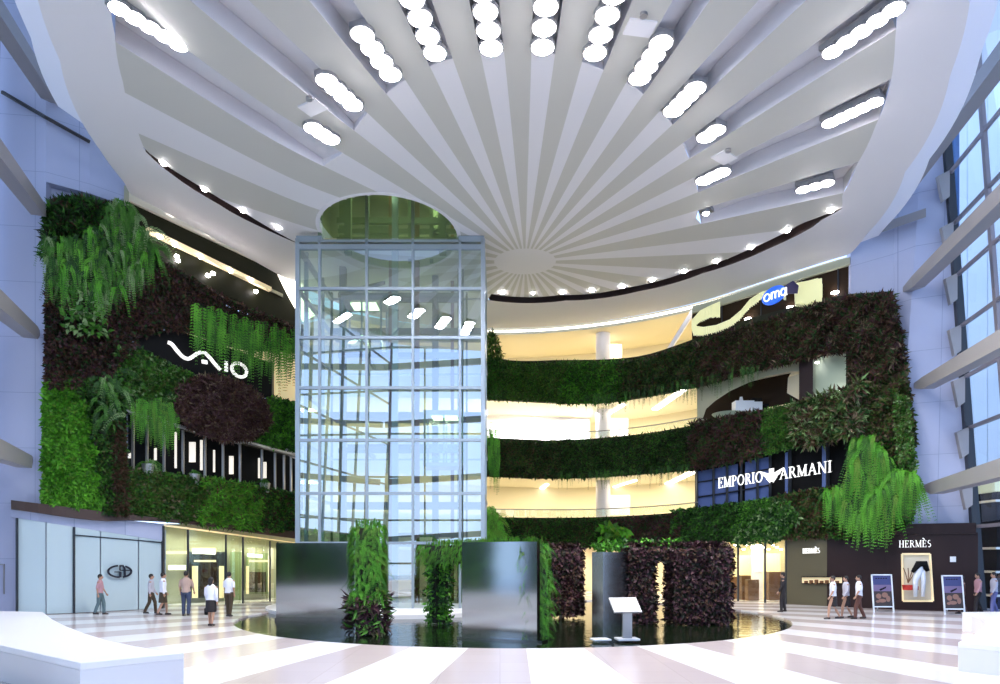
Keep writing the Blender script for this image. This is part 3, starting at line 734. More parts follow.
# glyph: (advance width, list of (points, thickness)) on a unit cap height; T thick, t thin
T_, t_ = .17, .075
def serif(x, y, w=.3): return ([(x-w/2, y), (x+w/2, y)], .06)
def G(c):
    if c == 'E': return .72, [([(.16, 0), (.16, 1)], T_), ([(.02, .03), (.62, .03)], t_), ([(.02, .97), (.6, .97)], t_), ([(.16, .52), (.48, .52)], t_), ([(.62, 0), (.62, .24)], .07), ([(.6, .78), (.6, 1)], .07), ([(.47, .4), (.47, .64)], .06)]
    if c == 'M': return 1.02, [([(.14, 0), (.14, 1)], t_), ([(.14, 1), (.5, .05)], T_), ([(.5, .05), (.86, 1)], t_), ([(.86, 0), (.86, 1)], T_), serif(.14, .03), serif(.86, .03, .34), serif(.1, .97, .24), serif(.9, .97, .24)]
    if c == 'P': return .70, [([(.16, 0), (.16, 1)], T_), serif(.16, .03, .36), ([(.02, .97), (.36, .97)]+arc(.36, .73, .22, .24, 90, -90, 10)+[(.16, .49)], .1)]
    if c == 'O': return .98, [(arc(.47, .5, .38, .46, 0, 360, 28), .13)]
    if c == 'o': return .62, [(arc(.3, .3, .22, .27, 0, 360, 20), .1)]
    if c == 'R': return .80, [([(.16, 0), (.16, 1)], T_), serif(.16, .03, .36), ([(.02, .97), (.36, .97)]+arc(.36, .75, .2, .22, 90, -90, 10)+[(.16, .53)], .1), ([(.36, .53), (.7, .03)], T_), serif(.7, .03, .2)]
    if c == 'I': return .38, [([(.18, 0), (.18, 1)], T_), serif(.18, .03, .36), serif(.18, .97, .36)]
    if c == 'A': return .90, [([(.1, 0), (.44, 1)], t_), ([(.44, 1), (.78, 0)], T_), ([(.22, .36), (.64, .36)], t_), serif(.1, .03, .26), serif(.78, .03, .34)]
    if c == 'N': return .92, [([(.14, 0), (.14, 1)], t_), ([(.14, 1), (.76, .02)], T_), ([(.76, 0), (.76, 1)], t_), serif(.14, .03, .28), serif(.1, .97, .24), serif(.76, .97, .28)]
    if c == 'H': return .86, [([(.16, 0), (.16, 1)], T_), ([(.68, 0), (.68, 1)], T_), ([(.16, .5), (.68, .5)], t_), serif(.16, .03), serif(.16, .97), serif(.68, .03), serif(.68, .97)]
    if c == 'S': return .66, [(arc(.32, .74, .2, .22, 50, 270, 12)+arc(.32, .27, .22, .24, 90, -130, 12), .12)]
    if c == 'G': return .92, [(arc(.46, .5, .38, .46, 45, 340, 24), .13), ([(.82, .1), (.82, .45)], .14), ([(.66, .45), (.94, .45)], .06)]
    return .4, []
def text(m, B, s, x, y, h, z=.06, track=.08, total=None, parent=None, bold=.62):
    w = sum(G(c)[0]+track for c in s); sx = h if total is None else total/w
    for c in s:
        a, st = G(c)
        if parent is not None and c.strip(): m = MB()
        for pts, th in st: stroke(m, B, [(x+px*sx, y+py*h) for px, py in pts], th*h*bold, z)
        if parent is not None and c.strip(): m.build('letter', 'sign_white', parent)
        x += (a+track)*sx
    return x
# oval sign
B, L = board_px(762, 305, 792, 294.5, .9)
e = empty('oval_sign', B.o, 'blue oval illuminated sign reading oma hung on the beaded ribbon', 'sign')
m = MB(); cx = L*.42; m.prism([B.pt(cx+p[0], .25+p[1]+.05*p[0]) for p in arc(0, 0, L*.40, .42, 0, 350, 35)], B.n*.08); m.build('sign_face', 'sign_blue', e)
m = MB(); X0 = cx-L*.34
Bs = Board(B.pt(X0, .04), B.u, B.v, B.n); hh = .42
stroke(m, Bs, arc(.2, .19, .15, .17, 0, 360, 18), .06, .13)
stroke(m, Bs, [(.45, .02), (.45, .36)], .06, .13); stroke(m, Bs, [(.45, .22)]+arc(.545, .24, .095, .11, 180, 0, 8)+[(.64, .02)], .06, .13); stroke(m, Bs, [(.64, .22)]+arc(.735, .24, .095, .11, 180, 0, 8)+[(.83, .02)], .06, .13)
stroke(m, Bs, arc(1.05, .19, .12, .16, 0, 360, 18), .06, .13); stroke(m, Bs, [(1.18, .02), (1.18, .37)], .06, .13)
m.build('lettering', 'sign_white', e)
m = MB(); m.prism([B.pt(L*.75, .15), B.pt(L*1.18, -.05), B.pt(L*1.22, .3), B.pt(L*1.05, .62), B.pt(L*.8, .55)], B.n*.05); m.build('sign_tail', 'navy', e)

# --- middle gallery right: sage wall with leaf-shaped window, dark column, pale green glass
XM = frange(697, 852, 8)
cut_t = lambda x: lerp([(703, 418), (706, 409), (715, 401), (730, 391), (750, 382), (770, 375.5), (790, 371.5), (803, 371)], x)
cut_b = lambda x: lerp([(703, 419), (715, 419), (740, 414), (803, 403)], x)
m = MB(); xs = frange(697, 803, 3)
m.grid([[PW(x, smooth(A_bot, x)-1, -.35) for x in xs], [PW(x, cut_t(x) if x > 703 else 419, -.35) for x in xs]])
m.grid([[PW(x, (cut_t(x) if x > 703 else 419), -.35) for x in xs], [PW(x, (cut_t(x) if x > 703 else 419), -.6) for x in xs]])
m.grid([[PW(x, cut_b(x) if x > 703 else 419, -.35) for x in xs], [PW(x, smooth(B_top, x)+3, -.35) for x in xs]])
struct('wall_restaurant_front', m, 'green_paint', fix=False)
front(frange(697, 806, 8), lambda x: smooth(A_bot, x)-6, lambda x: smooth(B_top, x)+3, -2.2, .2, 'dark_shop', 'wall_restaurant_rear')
front(frange(799, 813, 7), lambda x: smooth(A_bot, x)-1, lambda x: smooth(B_top, x)+3, .05, .5, 'brown_panel', 'trim_33')
front(frange(813, 852, 8), lambda x: smooth(A_bot, x)-1, lambda x: smooth(B_top, x)+3, -.3, .2, 'leaf_sage', 'wall_sage_glass')
m = MB(); m.poly([PW(792, 371, -.6), PW(803, 372, -.6), PW(803, 402, -.6), PW(787, 393, -1.5), PW(788, 378, -1.5)]); m.poly([PW(792, 371, -.62), PW(803, 372, -.62), PW(803, 402, -.62), PW(787, 393, -1.52), PW(788, 378, -1.52)]); tag(m.build('reveal_panel', 'cream_pale'), 'pale folded reveal panel at the right end of the leaf-shaped opening', 'panel')
m = MB(); p = PW(729, 416.5, -.9); m.cyl(p-Vector((0, 0, .3)), p+Vector((0, 0, .15)), .55, 20, 0, .9); tag(m.build('round_seat', 'leaf_sage'), 'pale green tub seat inside the leaf-shaped restaurant opening', 'seat')
e = empty('counter', PW(744, 415, -1), 'white stepped display counter inside the leaf-shaped restaurant opening', 'counter')
m = MB(); p = PW(743, 411, -1.2); m.box(p, (1.0, .6, 1.0)); m.box(p+Vector((.6, 0, .2)), (.7, .5, .5)); m.build('counter_block', 'out_white', e)
m = MB(); m.box(p+Vector((.7, 0, .6)), (.5, .3, .12)); m.box(p+Vector((1.3, 0, .3)), (.4, .3, .12)); m.build('tray', 'black', e)
m = MB(); m.cyl(p+Vector((-.1, 0, .5)), p+Vector((-.1, 0, .75)), .12, 10, 0, .07); m.build('flower_vase', 'out_white', e)
m = MB(); m.beam(PW(770, 409, -.8), PW(800, 403.5, -.8), .5, .08); tag(m.build('lit_table', 'cream_glow'), 'long pale lit table top right of the counter in the restaurant', 'table')
for i, (x, y) in enumerate([(817, 362), (839, 391), (846, 389.5), (742, 377)]):
    m = MB(); p = PW(x, y, .02 if x > 800 else -1); m.cyl(p, p-Vector((0, 0, .05)), .08, 8); tag(m.build('spot_lamp', 'lamp_small'), 'tiny round spot lamp in the sage glass bay or restaurant, %s of four' % nm[i], 'spot lamp', 'restaurant spot lamps')

# --- lower gallery right: dark blue glass shop with serif sign
front(frange(695, 852, 8), lambda x: smooth(B_bot, x)-3, lambda x: smooth(C_top, x)+3, -.5, .2, 'black', 'wall_blue_shop')
e = empty('blue_glass_front', PW(770, 485, 0), 'dark blue glass shop front of the lower gallery behind the serif sign', 'shop front')
for (x0, x1) in ((698, 713), (714, 726), (728, 738), (745, 757), (758, 769), (785, 788), (822, 826)):
    m = MB(); m.hexa([PW(x0, smooth(C_top, x0)+1, -.3), PW(x1, smooth(C_top, x1)+1, -.3), PW(x1, smooth(C_top, x1)+1, -.4), PW(x0, smooth(C_top, x0)+1, -.4),
        PW(x0, smooth(B_bot, x0)+3, -.3), PW(x1, smooth(B_bot, x1)+3, -.3), PW(x1, smooth(B_bot, x1)+3, -.4), PW(x0, smooth(B_bot, x0)+3, -.4)]); m.build('pane', 'blue_blind', e)
m = MB()
for x in (697, 713.5, 727, 741, 757.5, 770, 790, 828): m = MB(); m.beam(PW(x, smooth(B_bot, x), -.2), PW(x, smooth(C_top, x)+2, -.2), .1, .12, up=Vector((0, 1, 0))); m.build('mullion', 'frame_dark', e)
for k in (.35, .72): m = MB(); m.tube([PW(x, smooth(B_bot, x)*(1-k)+smooth(C_top, x)*k, -.2) for x in frange(697, 770, 12)], .04, 5); m.build('crossbar', 'frame_dark', e)
B, L = board_px(718.5, 488.5, 833, 472, .75)
e = empty('serif_sign', B.o, 'white serif sign reading EMPORIO ARMANI with eagle emblem above the lower planting', 'sign')
m = MB(); H_ = .55; text(m, B, 'EMPORIO', 0, 0, H_, total=L*.43, parent=e); text(m, B, 'ARMANI', L*.57, 0, H_*.98, total=L*.43, parent=e)
m = MB(); c0 = L*.50
for s in (-1, 1):
    for k in range(3):
        y = .56-.16*k; m.prism([B.pt(c0+s*.08, y-.22-.0*k), B.pt(c0+s*(.62-.16*k), y), B.pt(c0+s*(.60-.16*k), y-.1), B.pt(c0+s*.08, y-.34)], B.n*.06)
m.prism([B.pt(c0-.12, .6), B.pt(c0+.12, .6), B.pt(c0+.1, .02), B.pt(c0, -.05), B.pt(c0-.1, .02)], B.n*.06)
m.build('emblem', 'sign_white', e)

# --- ground floor right
gb = lambda x: lerp([(480, 595), (729, 600), (790, 602), (830, 604), (980, 611)], x)
G0 = lambda x: HY+CZ*F/W(x)
def zwall(m, xs, z0, z1, off, th=.2, mi=0):
    f0 = [Vector((*plan(x, off), z0)) for x in xs]; f1 = [Vector((*plan(x, off), z1)) for x in xs]; k0 = [Vector((*plan(x, off-th), z0)) for x in xs]; k1 = [Vector((*plan(x, off-th), z1)) for x in xs]
    m.grid([f0, f1, k1, k0, f0], mi); m.quad(f0[0], f1[0], k1[0], k0[0], mi); m.quad(f0[-1], f1[-1], k1[-1], k0[-1], mi); return m
struct('wall_ground_right', zwall(MB(), frange(826, 978, 10), 0, 3.35, .1), 'brown_panel')
struct('wall_ground_olive', zwall(MB(), frange(786, 827, 8), 0, 3.25, .12), 'olive_panel')
struct('trim_34', zwall(MB(), frange(896, 976, 10), 3.3, 3.75, .2), 'brown_panel')
struct('wall_ground_back', zwall(MB(), frange(480, 787, 14), 0, 3.4, -4.5), 'cream')
e = empty('glass_shopfront', Vector((*plan(755, .1), 0)), 'warm lit glass shop front at ground level right of the purple arch', 'shop front')
for i, x in enumerate((738, 765, 786)): gp = MB(); gp.beam(Vector((*plan(x, .1), 0)), Vector((*plan(x, .1), 3.2)), .08, .1, up=Vector((0, 1, 0))); gp.build('mullion', 'frame_dark', e)
g = MB(); g.grid([[Vector((*plan(x, .05), z)) for x in frange(690, 786, 12)] for z in (0, 3.2)]); g.build('glass', 'glass_shop', e, fix=False)
for i, (x, dd, w, h, mm) in enumerate([(743, 3.5, .8, 2.4, 'cream_glow'), (757, 3, .5, 3, 'shop_white'), (745, 1.5, .5, 1.3, 'wood'), (752, 1.2, .6, 1.1, 'wood'), (776, 2.5, .9, 1.5, 'wood'), (733, 2, .5, 1.2, 'wood'), (770, 3.6, 1, 2.5, 'cream_glow')]):
    c = plan(x, -dd); m = MB(); m.box((c[0], c[1], h/2), (w, .4, h)); m.box((c[0], c[1]-.02, h*.5), (w*.8, .45, .05))
    tag(m.build('display_cabinet', mm), ['tall glowing cabinet at the left in the warm ground shop', 'white pillar inside the warm ground shop', 'brown display stand in the warm ground shop', 'second brown display stand in the warm ground shop', 'dark brown counter at the right in the warm ground shop', 'brown stand at the left edge of the warm ground shop', 'glowing shelf wall at the right in the warm ground shop'][i], 'display', 'fittings in the warm ground shop')
for i in range(12):
    x = 735+i*4.2; p = PW(x, 545+2*(i % 3), -1.5); m = MB(); m.cyl(p, p-Vector((0, 0, .04)), .07, 8); tag(m.build('shop_downlight', 'lamp_small'), 'tiny downlight in the ceiling of the warm ground shop', 'downlight', 'downlights of the warm ground shop')
# display slit in the olive wall
e = empty('display_niche', PW(822, 580, .1), 'long low lit display niche across the olive and brown shop wall', 'display niche')
m = MB(); m.hexa([PW(802, 583.5, .15), PW(842, 583.5, .15), PW(842, 583.5, .1), PW(802, 583.5, .1), PW(802, 577, .15), PW(842, 577, .15), PW(842, 577, .1), PW(802, 577, .1)]); m.build('lit_back', 'cream_glow', e)
m = MB()
for a, b in (((802, 577), (842, 577)), ((802, 583.5), (842, 583.5))): m.beam(PW(*a, .2), PW(*b, .2), .1, .04)
m.build('niche_frame', 'black', e)
m = MB()
for i in range(7): p = PW(806+i*5.2, 582, .22); m.box(p, (.16, .06, .12+.05*(i % 3)))
m.build('displayed_goods', 'wood', e)
def shop_sign(x0, y0, x1, y1, h, label):
    B, L = board_px(x0, y0, x1, y1, .3); e = empty('shop_sign', B.o, label, 'sign', 'small white shop signs')
    m = MB(); text(m, B, 'HERMES', 0, 0, h, total=L, parent=e)
    stroke(m, B, [(L*.72, h*1.3), (L*.78, h*1.1)], h*.12); m.build('accent_mark', 'sign_white', e)
shop_sign(803, 553.5, 820.5, 553, .24, 'small white lit shop sign reading HERMÈS on the olive wall')
shop_sign(899, 547.5, 932, 547, .30, 'white lit shop sign reading HERMÈS above the dark wall display window')
# display window
e = empty('display_window', PW(916, 600, .1), 'upright lit display window with a draped mannequin in the dark brown wall', 'display window')
m = MB(); m.hexa([PW(903, 600, .16), PW(932.5, 600, .16), PW(932.5, 600, .1), PW(903, 600, .1), PW(902, 554.5, .16), PW(930, 554.5, .16), PW(930, 554.5, .1), PW(902, 554.5, .1)]); m.build('lit_back', 'cream_pale', e)
m = MB()
for a, b in (((902, 554), (903, 601)), ((930, 554), (933, 601)), ((902, 554), (930, 554)), ((903, 601), (933, 601))): m.beam(PW(*a, .25), PW(*b, .25), .05, .08, up=Vector((0, 1, 0)) if abs(a[0]-b[0]) < 5 else Vector((0, 0, 1)))
m.build('window_frame', 'cream_glow', e)
c = PW(920, 599, .55); m = MB(); m.tube([c+Vector((-.2, 0, .1)), c+Vector((-.2, 0, .8)), c+Vector((-.05, 0, 1.25)), c+Vector((0, 0, 1.6))], [.07, .11, .17, .08], 10); m.tube([c+Vector((.12, 0, .1)), c+Vector((.14, 0, .8)), c+Vector((.05, 0, 1.2))], [.07, .1, .14], 10); 
t = tag(m.build('draped_mannequin', 'out_white', shade=True), 'white mannequin with dark shawl in the display window', 'mannequin')
m = MB(); m.tube([c+Vector((-.35, -.05, 1.15)), c+Vector((-.1, -.08, 1.5)), c+Vector((.15, -.05, 1.5)), c+Vector((.3, -.05, 1.2))], [.07, .15, .16, .08], 10); m.build('shawl', 'black', t, shade=True)
m = MB(); c2 = PW(908, 590, .5); m.cyl(c2, c2+Vector((0, 0, .22)), .2, 12, 0, .24); m.cyl(c2+Vector((.3, 0, 0)), c2+Vector((.3, 0, .16)), .14, 12); tag(m.build('red_bag', 'red', shade=False), 'red handbag displayed left of the mannequin', 'bag')
m = MB()
for k in range(4): m.tube([c2+Vector((0, 0, .3)), c2+Vector((-.1+.12*k, 0, .7)), c2+Vector((-.2+.2*k, 0, .95))], .02, 5)
tag(m.build('bare_branches', 'wood'), 'bare branches standing behind the red bag', 'branches')
m = MB(); m.hexa([PW(950, 562, .16), PW(956, 562, .16), PW(956, 562, .1), PW(950, 562, .1), PW(950, 556.5, .16), PW(956, 556.5, .16), PW(956, 556.5, .1), PW(950, 556.5, .1)]); tag(m.build('wall_plate', 'paper'), 'small white square plate on the dark brown wall', 'plate')
# poster stands
def poster(xl, yb, w, h, label, lean):
    f = FL(xl, yb); e = empty('poster_stand', f, label, 'poster stand', 'poster stands before the dark wall', rz=lean)
    R = Matrix.Rotation(lean, 3, 'Z')
    B = Board(f, R @ Vector((1, 0, 0)), Vector((0, .12, .99)), R @ Vector((0, -1, 0)))
    def rect(m, x0, y0, x1, y1, z0, z1): m.hexa([B.pt(x0, y0, z0), B.pt(x1, y0, z0), B.pt(x1, y0, z1), B.pt(x0, y0, z1), B.pt(x0, y1, z0), B.pt(x1, y1, z0), B.pt(x1, y1, z1), B.pt(x0, y1, z1)])
    m = MB(); rect(m, 0, 0, .05, h, 0, .05); rect(m, w-.05, 0, w, h, 0, .05); rect(m, 0, h-.05, w, h, 0, .05); rect(m, 0, .2, w, .25, 0, .05); m.build('stand_frame', 'out_white', e)
    m = MB(); rect(m, .05, .25, w-.05, h*.55, .01, .03); m.build('poster_lower', 'poster_dark', e)
    m = MB(); rect(m, .05, h*.55, w-.05, h*.72, .01, .03); m.build('poster_middle', 'poster_violet', e); m = MB(); rect(m, .05, h*.72, w-.05, h-.05, .01, .03); m.build('poster_sky', 'poster_blue', e)
    m = MB()
    for cx, cy, rx, ry in ((.3, .42, .13, .1), (.6, .45, .15, .1), (.45, .3, .2, .07), (.75, .35, .1, .12), (.25, .28, .1, .05)):
        m.prism([B.pt(w*cx+a*w, h*cy*1.0+b*h*.7, .032) for a, b in arc(0, 0, rx, ry, 0, 330, 11)], B.n*.004)
    m.build('poster_figures', 'poster_flesh', e)
    m = MB(); m.prism([B.pt(w*.35, h*.6, .032), B.pt(w*.7, h*.68, .032), B.pt(w*.66, h*.63, .032), B.pt(w*.4, h*.56, .032)], B.n*.004)
    for k in range(5): rect(m, w*(.2+.12*k), h*.88, w*(.27+.12*k), h*.905, .032, .036)
    m.build('poster_marks', 'black', e)
    m = MB(); m.beam(B.pt(w/2, h*.9, -.02), B.pt(w/2, 0, 0)+Vector((0, .5, 0)), .05, .03); m.build('prop', 'metal_grey', e)
poster(873, 612, .88, 1.6, 'framed poster on an easel with violet sky, left of the display window', 0.0)
poster(944, 614.5, .82, 1.6, 'framed poster on a stand right of the display window, behind passers-by', -.05)

# ------------------------------------------------------------------ left galleries

Lupper_b = [(125, 226), (170, 262), (240, 300), (300, 320)]   # top edge of plants under upper shop
Lv_t = [(128, 330), (175, 328), (230, 345), (300, 352)]; Lv_b = [(130, 346), (195, 373), (270, 396), (300, 402)]
Ll_t = [(123, 410), (174, 427), (240, 443), (296, 457)]; Ll_b = [(120, 466), (180, 472), (246, 484), (297, 490)]
Lledge = [(12, 500), (125, 515), (297, 533)]
XL = frange(124, 303, 10)
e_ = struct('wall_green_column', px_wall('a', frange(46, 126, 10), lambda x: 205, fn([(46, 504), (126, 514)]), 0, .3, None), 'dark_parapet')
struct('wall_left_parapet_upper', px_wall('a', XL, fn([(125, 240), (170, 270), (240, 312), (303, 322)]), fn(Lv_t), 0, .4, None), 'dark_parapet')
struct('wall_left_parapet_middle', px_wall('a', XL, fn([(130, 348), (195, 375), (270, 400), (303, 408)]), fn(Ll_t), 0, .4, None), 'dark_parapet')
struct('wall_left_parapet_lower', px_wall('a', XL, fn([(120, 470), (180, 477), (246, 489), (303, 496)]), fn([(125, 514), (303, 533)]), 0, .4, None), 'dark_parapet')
# top shop: pale frame, dark interior, light strip
struct('trim_35', px_wall('a', XL, fn([(124, 186), (303, 275)]), fn([(124, 198), (282, 273), (303, 283)]), .05, .4, None), 'cream_pale')
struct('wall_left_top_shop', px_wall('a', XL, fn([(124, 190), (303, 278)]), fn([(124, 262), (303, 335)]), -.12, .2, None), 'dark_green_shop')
m = MB(); m.hexa([PW(124, 220, .08), PW(129, 224, .08), PW(129, 224, -.2), PW(124, 220, -.2), PW(124, 185, .08), PW(129, 188, .08), PW(129, 188, -.2), PW(124, 185, -.2)]); struct('trim_36', m, 'green_paint')
struct('trim_37', px_wall('a', frange(130, 283, 12), fn([(130, 221), (283, 294)]), fn([(130, 224), (283, 297)]), .0, .1, None), 'green_paint')
m = MB(); m.beam(PW(147, 230, .2), PW(270, 289.5, .2), .25, .2); tag(m.build('light_trough', 'cream_glow'), 'long glowing trough light along the dark upper left shop', 'trough light')
for i, (x, y) in enumerate([(160, 239), (175, 246.5), (201, 259), (231, 273), (251, 282)]):
    m = MB(); p = PW(x, y-2, .36); m.cyl(p, p+Vector((0, -.05, -.02)), .1, 8); tag(m.build('trough_lamp', 'lamp_small'), 'round lamp on the trough light of the upper left shop, %s from the left' % nm[i], 'lamp', 'lamps on the upper left trough')
for i, (x, y) in enumerate([(143, 239), (177, 256), (178, 260), (213, 273), (208, 275), (256, 291), (172, 212), (210, 232), (247, 251)]):
    m = MB(); p = PW(x, y, .06 if i < 6 else .16); m.cyl(p, p-Vector((0, 0.02, .05)), .11 if i < 6 else .06, 8); tag(m.build('shop_downlight', 'lamp_small'), 'small bright downlight of the upper left shop, %s of nine' % nm[i], 'downlight', 'downlights of the upper left shop')
# white sloping beam left of tower
m = MB(); m.hexa([PW(283, 270, .1), PW(291, 268, .1), PW(302, 300, -.8), PW(296, 310, -.8), PW(283, 272, .4), PW(291, 272, .4), PW(306, 325, -.3), PW(300, 326, -.3)])
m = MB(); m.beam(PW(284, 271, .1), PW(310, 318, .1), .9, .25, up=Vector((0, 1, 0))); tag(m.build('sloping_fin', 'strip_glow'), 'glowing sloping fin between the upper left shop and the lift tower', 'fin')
# middle left: black fascia with white script logo, lit bit at right
struct('trim_38', px_wall('a', frange(136, 272, 10), fn([(136, 338), (172, 330), (200, 338), (272, 363)]), fn([(136, 350), (195, 378), (272, 399)]), .12, .3, None), 'black')
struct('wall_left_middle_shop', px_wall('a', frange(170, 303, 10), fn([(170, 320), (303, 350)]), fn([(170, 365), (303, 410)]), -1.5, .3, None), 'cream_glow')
m = MB(); m.beam(PW(272, 362, 0), PW(272, 398, 0), .12, .3, up=Vector((0, 1, 0))); struct('trim_39', m, 'frame_dark')
B, L = board_px(167, 355, 247, 378, .3)
e = empty('script_sign', B.o, 'white wave-shaped lettering sign reading VAIO on the black left fascia', 'sign')
m = MB()
# coordinates on the board measured in pixels of the photograph at this place
kx = L/80.0; sc = (W(200))/F
def bp(x, y): 
    t = (x-167)/80.0; yb_ = 355+23*t; return (t*L, (yb_-y)*W(x)/F)
def st(pts, w, w2=None): stroke(m, B, [bp(*p) for p in pts], w, .08, w2)
def sm(pts, n=6):
    out = []
    xs = list(range(len(pts)))
    for i in range((len(pts)-1)*n+1):
        t = i/n; out.append((smooth([(k, p[0]) for k, p in enumerate(pts)], t), smooth([(k, p[1]) for k, p in enumerate(pts)], t)))
    return out
st(sm([(167.5, 342.5), (171, 344.5), (176, 351), (181, 356.5), (186, 358.5), (191, 356), (196, 352.5), (202, 352.5), (207, 357), (212, 363), (218, 369.5)]), .15)
st(sm([(199.5, 361), (202, 361.5), (204.5, 362)], 2), .17)
st([(224, 361), (224, 371)], .15)
st(arc(0, 0, 1, 1, 0, 0, 1) and [(238+8*math.cos(a), 370+6.6*math.sin(a)+.28*8*math.cos(a)) for a in np.linspace(0, 2*PI, 25)], .14)
m.build('lettering', 'sign_white', e)
# lower left: dark shop band with mullions and bright gaps
struct('wall_left_lower_shop', px_wall('a', XL, fn([(123, 405), (303, 455)]), fn([(120, 472), (303, 496)]), -1.2, .3, None), 'black')
for i, x in enumerate((133, 147, 164, 183, 205, 223, 240, 262, 275, 284, 291)):
    m = MB(); m.beam(PW(x, smooth(Ll_t, x)+1, -.1), PW(x, smooth(Ll_b, x)+2, -.1), .09, .12, up=Vector((0, 1, 0))); tag(m.build('shop_mullion', 'metal_grey'), 'grey mullion of the dark lower left shop, %s from the left' % nm[i], 'mullion', 'mullions of the lower left shop')
for i, (x, w, y0, y1) in enumerate([(127, 3, 452, 458), (154, 2, 448, 460), (174.5, 1.6, 432, 468), (189, 6, 442, 462), (213, 1.5, 450, 472), (229, 4, 456, 474), (258, 1.5, 458, 478), (262, 4, 462, 478), (200, 2, 440, 470)]):
    m = MB(); a, b = PW(x, y1, -.85), PW(x+w, y1, -.85); c_, d_ = PW(x+w, y0, -.85), PW(x, y0, -.85); m.prism([a, b, c_, d_], (0, .08, 0)); tag(m.build('lit_display', 'sign_cream'), 'narrow bright display in the dark lower left shop, %s of nine' % nm[i], 'display', 'bright displays in the lower left shop')
m = MB(); m.beam(PW(283, 450, .05), PW(298, 457, .05), .5, .16); struct('trim_40', m, 'shop_white')
m = MB(); m.beam(PW(124, 411, .3), PW(240, 443, .3), .3, .1); struct('trim_41', m, 'metal_grey')
m = MB(); m.beam(PW(242, 441, .35), PW(297, 456, .35), .3, .12); struct('trim_42', m, 'metal_grey')
# ledge under plants, left
struct('trim_43', px_wall('a', frange(11, 300, 14), fn([(11, 500), (125, 514), (300, 532)]), fn([(11, 509), (117, 521), (125, 520), (300, 539)]), .5, .8, None), 'ledge_brown')
struct('trim_44', px_wall('a', frange(11, 164, 14), fn([(11, 508), (164, 524)]), fn([(11, 517), (164, 541)]), .2, .6, None), 'wall_panels')
struct('wall_behind_screen', px_wall('a', frange(10, 166, 12), fn([(10, 512), (166, 530)]), lambda x: 618, -.15, .3, None), 'wall_panels')
# frosted doors
def zpx(x, z): return HY-(z-CZ)*F/W(x)
e = empty('frosted_screen', Vector((*plan(90, .25), 0)), 'large frosted glass screen with a round black monogram at lower left', 'glass screen')
for i, (x0, x1) in enumerate(((18, 45.5), (46.5, 73), (75, 100), (101, 138), (139, 162))):
    m = MB(); q = lambda x, y, o=.25: PW(x, y, o)
    yt = lambda x: smooth([(17, 518), (163, 541)], x)
    m.hexa([Vector((*plan(x0, .25), .02)), Vector((*plan(x1, .25), .02)), Vector((*plan(x1, .15), .02)), Vector((*plan(x0, .15), .02)), q(x0, yt(x0)), q(x1, yt(x1)), q(x1, yt(x1), .15), q(x0, yt(x0), .15)])
    m.build('pane', 'frost', e)
m = MB()
for x in (17, 74, 162.5): m.beam(Vector((*plan(x, .3), 0)), PW(x, smooth([(17, 518), (163, 541)], x), .3), .06, .08, up=Vector((0, 1, 0)))
m.beam(PW(74, 535, .3), PW(162, 542.5, .3), .06, .05)
m.build('frame', 'frame_dark', e)
B, L = board_px(107, 578, 132, 578, .35)
Bc = Board(B.o+B.v*(6.5*W(120)/F), B.u, B.v, B.n); s = L/25
m = MB()
stroke(m, Bc, [(x*s, y*s) for x, y in arc(12.5, 0, 11.5, 6.2, 100, 268, 20)], 1.9*s, .05); stroke(m, Bc, [(x*s, y*s) for x, y in arc(12.5, 0, 11.5, 6.2, 62, -75, 18)], 1.9*s, .05)
stroke(m, Bc, [(7.2*s, -.6*s), (13*s, -.6*s)], 1.2*s, .05); stroke(m, Bc, [(13*s, -.2*s), (13*s, -6.4*s)], 2.2*s, .05)
stroke(m, Bc, [(12.6*s, 6.2*s), (12.6*s, 1.2*s)], 1.2*s, .05); stroke(m, Bc, [(12.2*s, 6*s), (15.5*s, 6.2*s), (17.2*s, 3*s), (17.5*s, -6*s)], 2.0*s, .05); stroke(m, Bc, [(12.6*s, 1.2*s), (23*s, 1.2*s)], 1.0*s, .05)
m.build('monogram', 'logo_black', e)
# ground left shops
e = empty('glass_shopfront', Vector((*plan(215, .1), 0)), 'bright glass shop fronts with slim dark posts at ground level left', 'shop front')
ytf = lambda x: smooth([(163, 526), (300, 545)], x)
for x in (163.5, 188, 226, 243, 270, 278):
    m = MB(); m.beam(Vector((*plan(x, .25), 0)), PW(x, ytf(x), .25), .07, .09, up=Vector((0, 1, 0))); m.build('post', 'frame_dark', e)
m = MB(); m.grid([[PW(x, ytf(x), .1) for x in frange(164, 300, 12)], [Vector((*plan(x, .1), 0)) for x in frange(164, 300, 12)]]); m.build('glass', 'glass_shop', e, fix=False)
struct('wall_ground_left_shop', px_wall('a', frange(164, 303, 12), lambda x: 524, lambda x: 606, -2.5, .3, None), 'green_paint')
sl = MB(); sl.grid([[PB(x, ytf(x)-2, 0, b_) for x in frange(164, 303, 12)] for b_ in (0, 3)]); struct('ceiling_ground_shop', sl, 'cream_glow', fix=False)
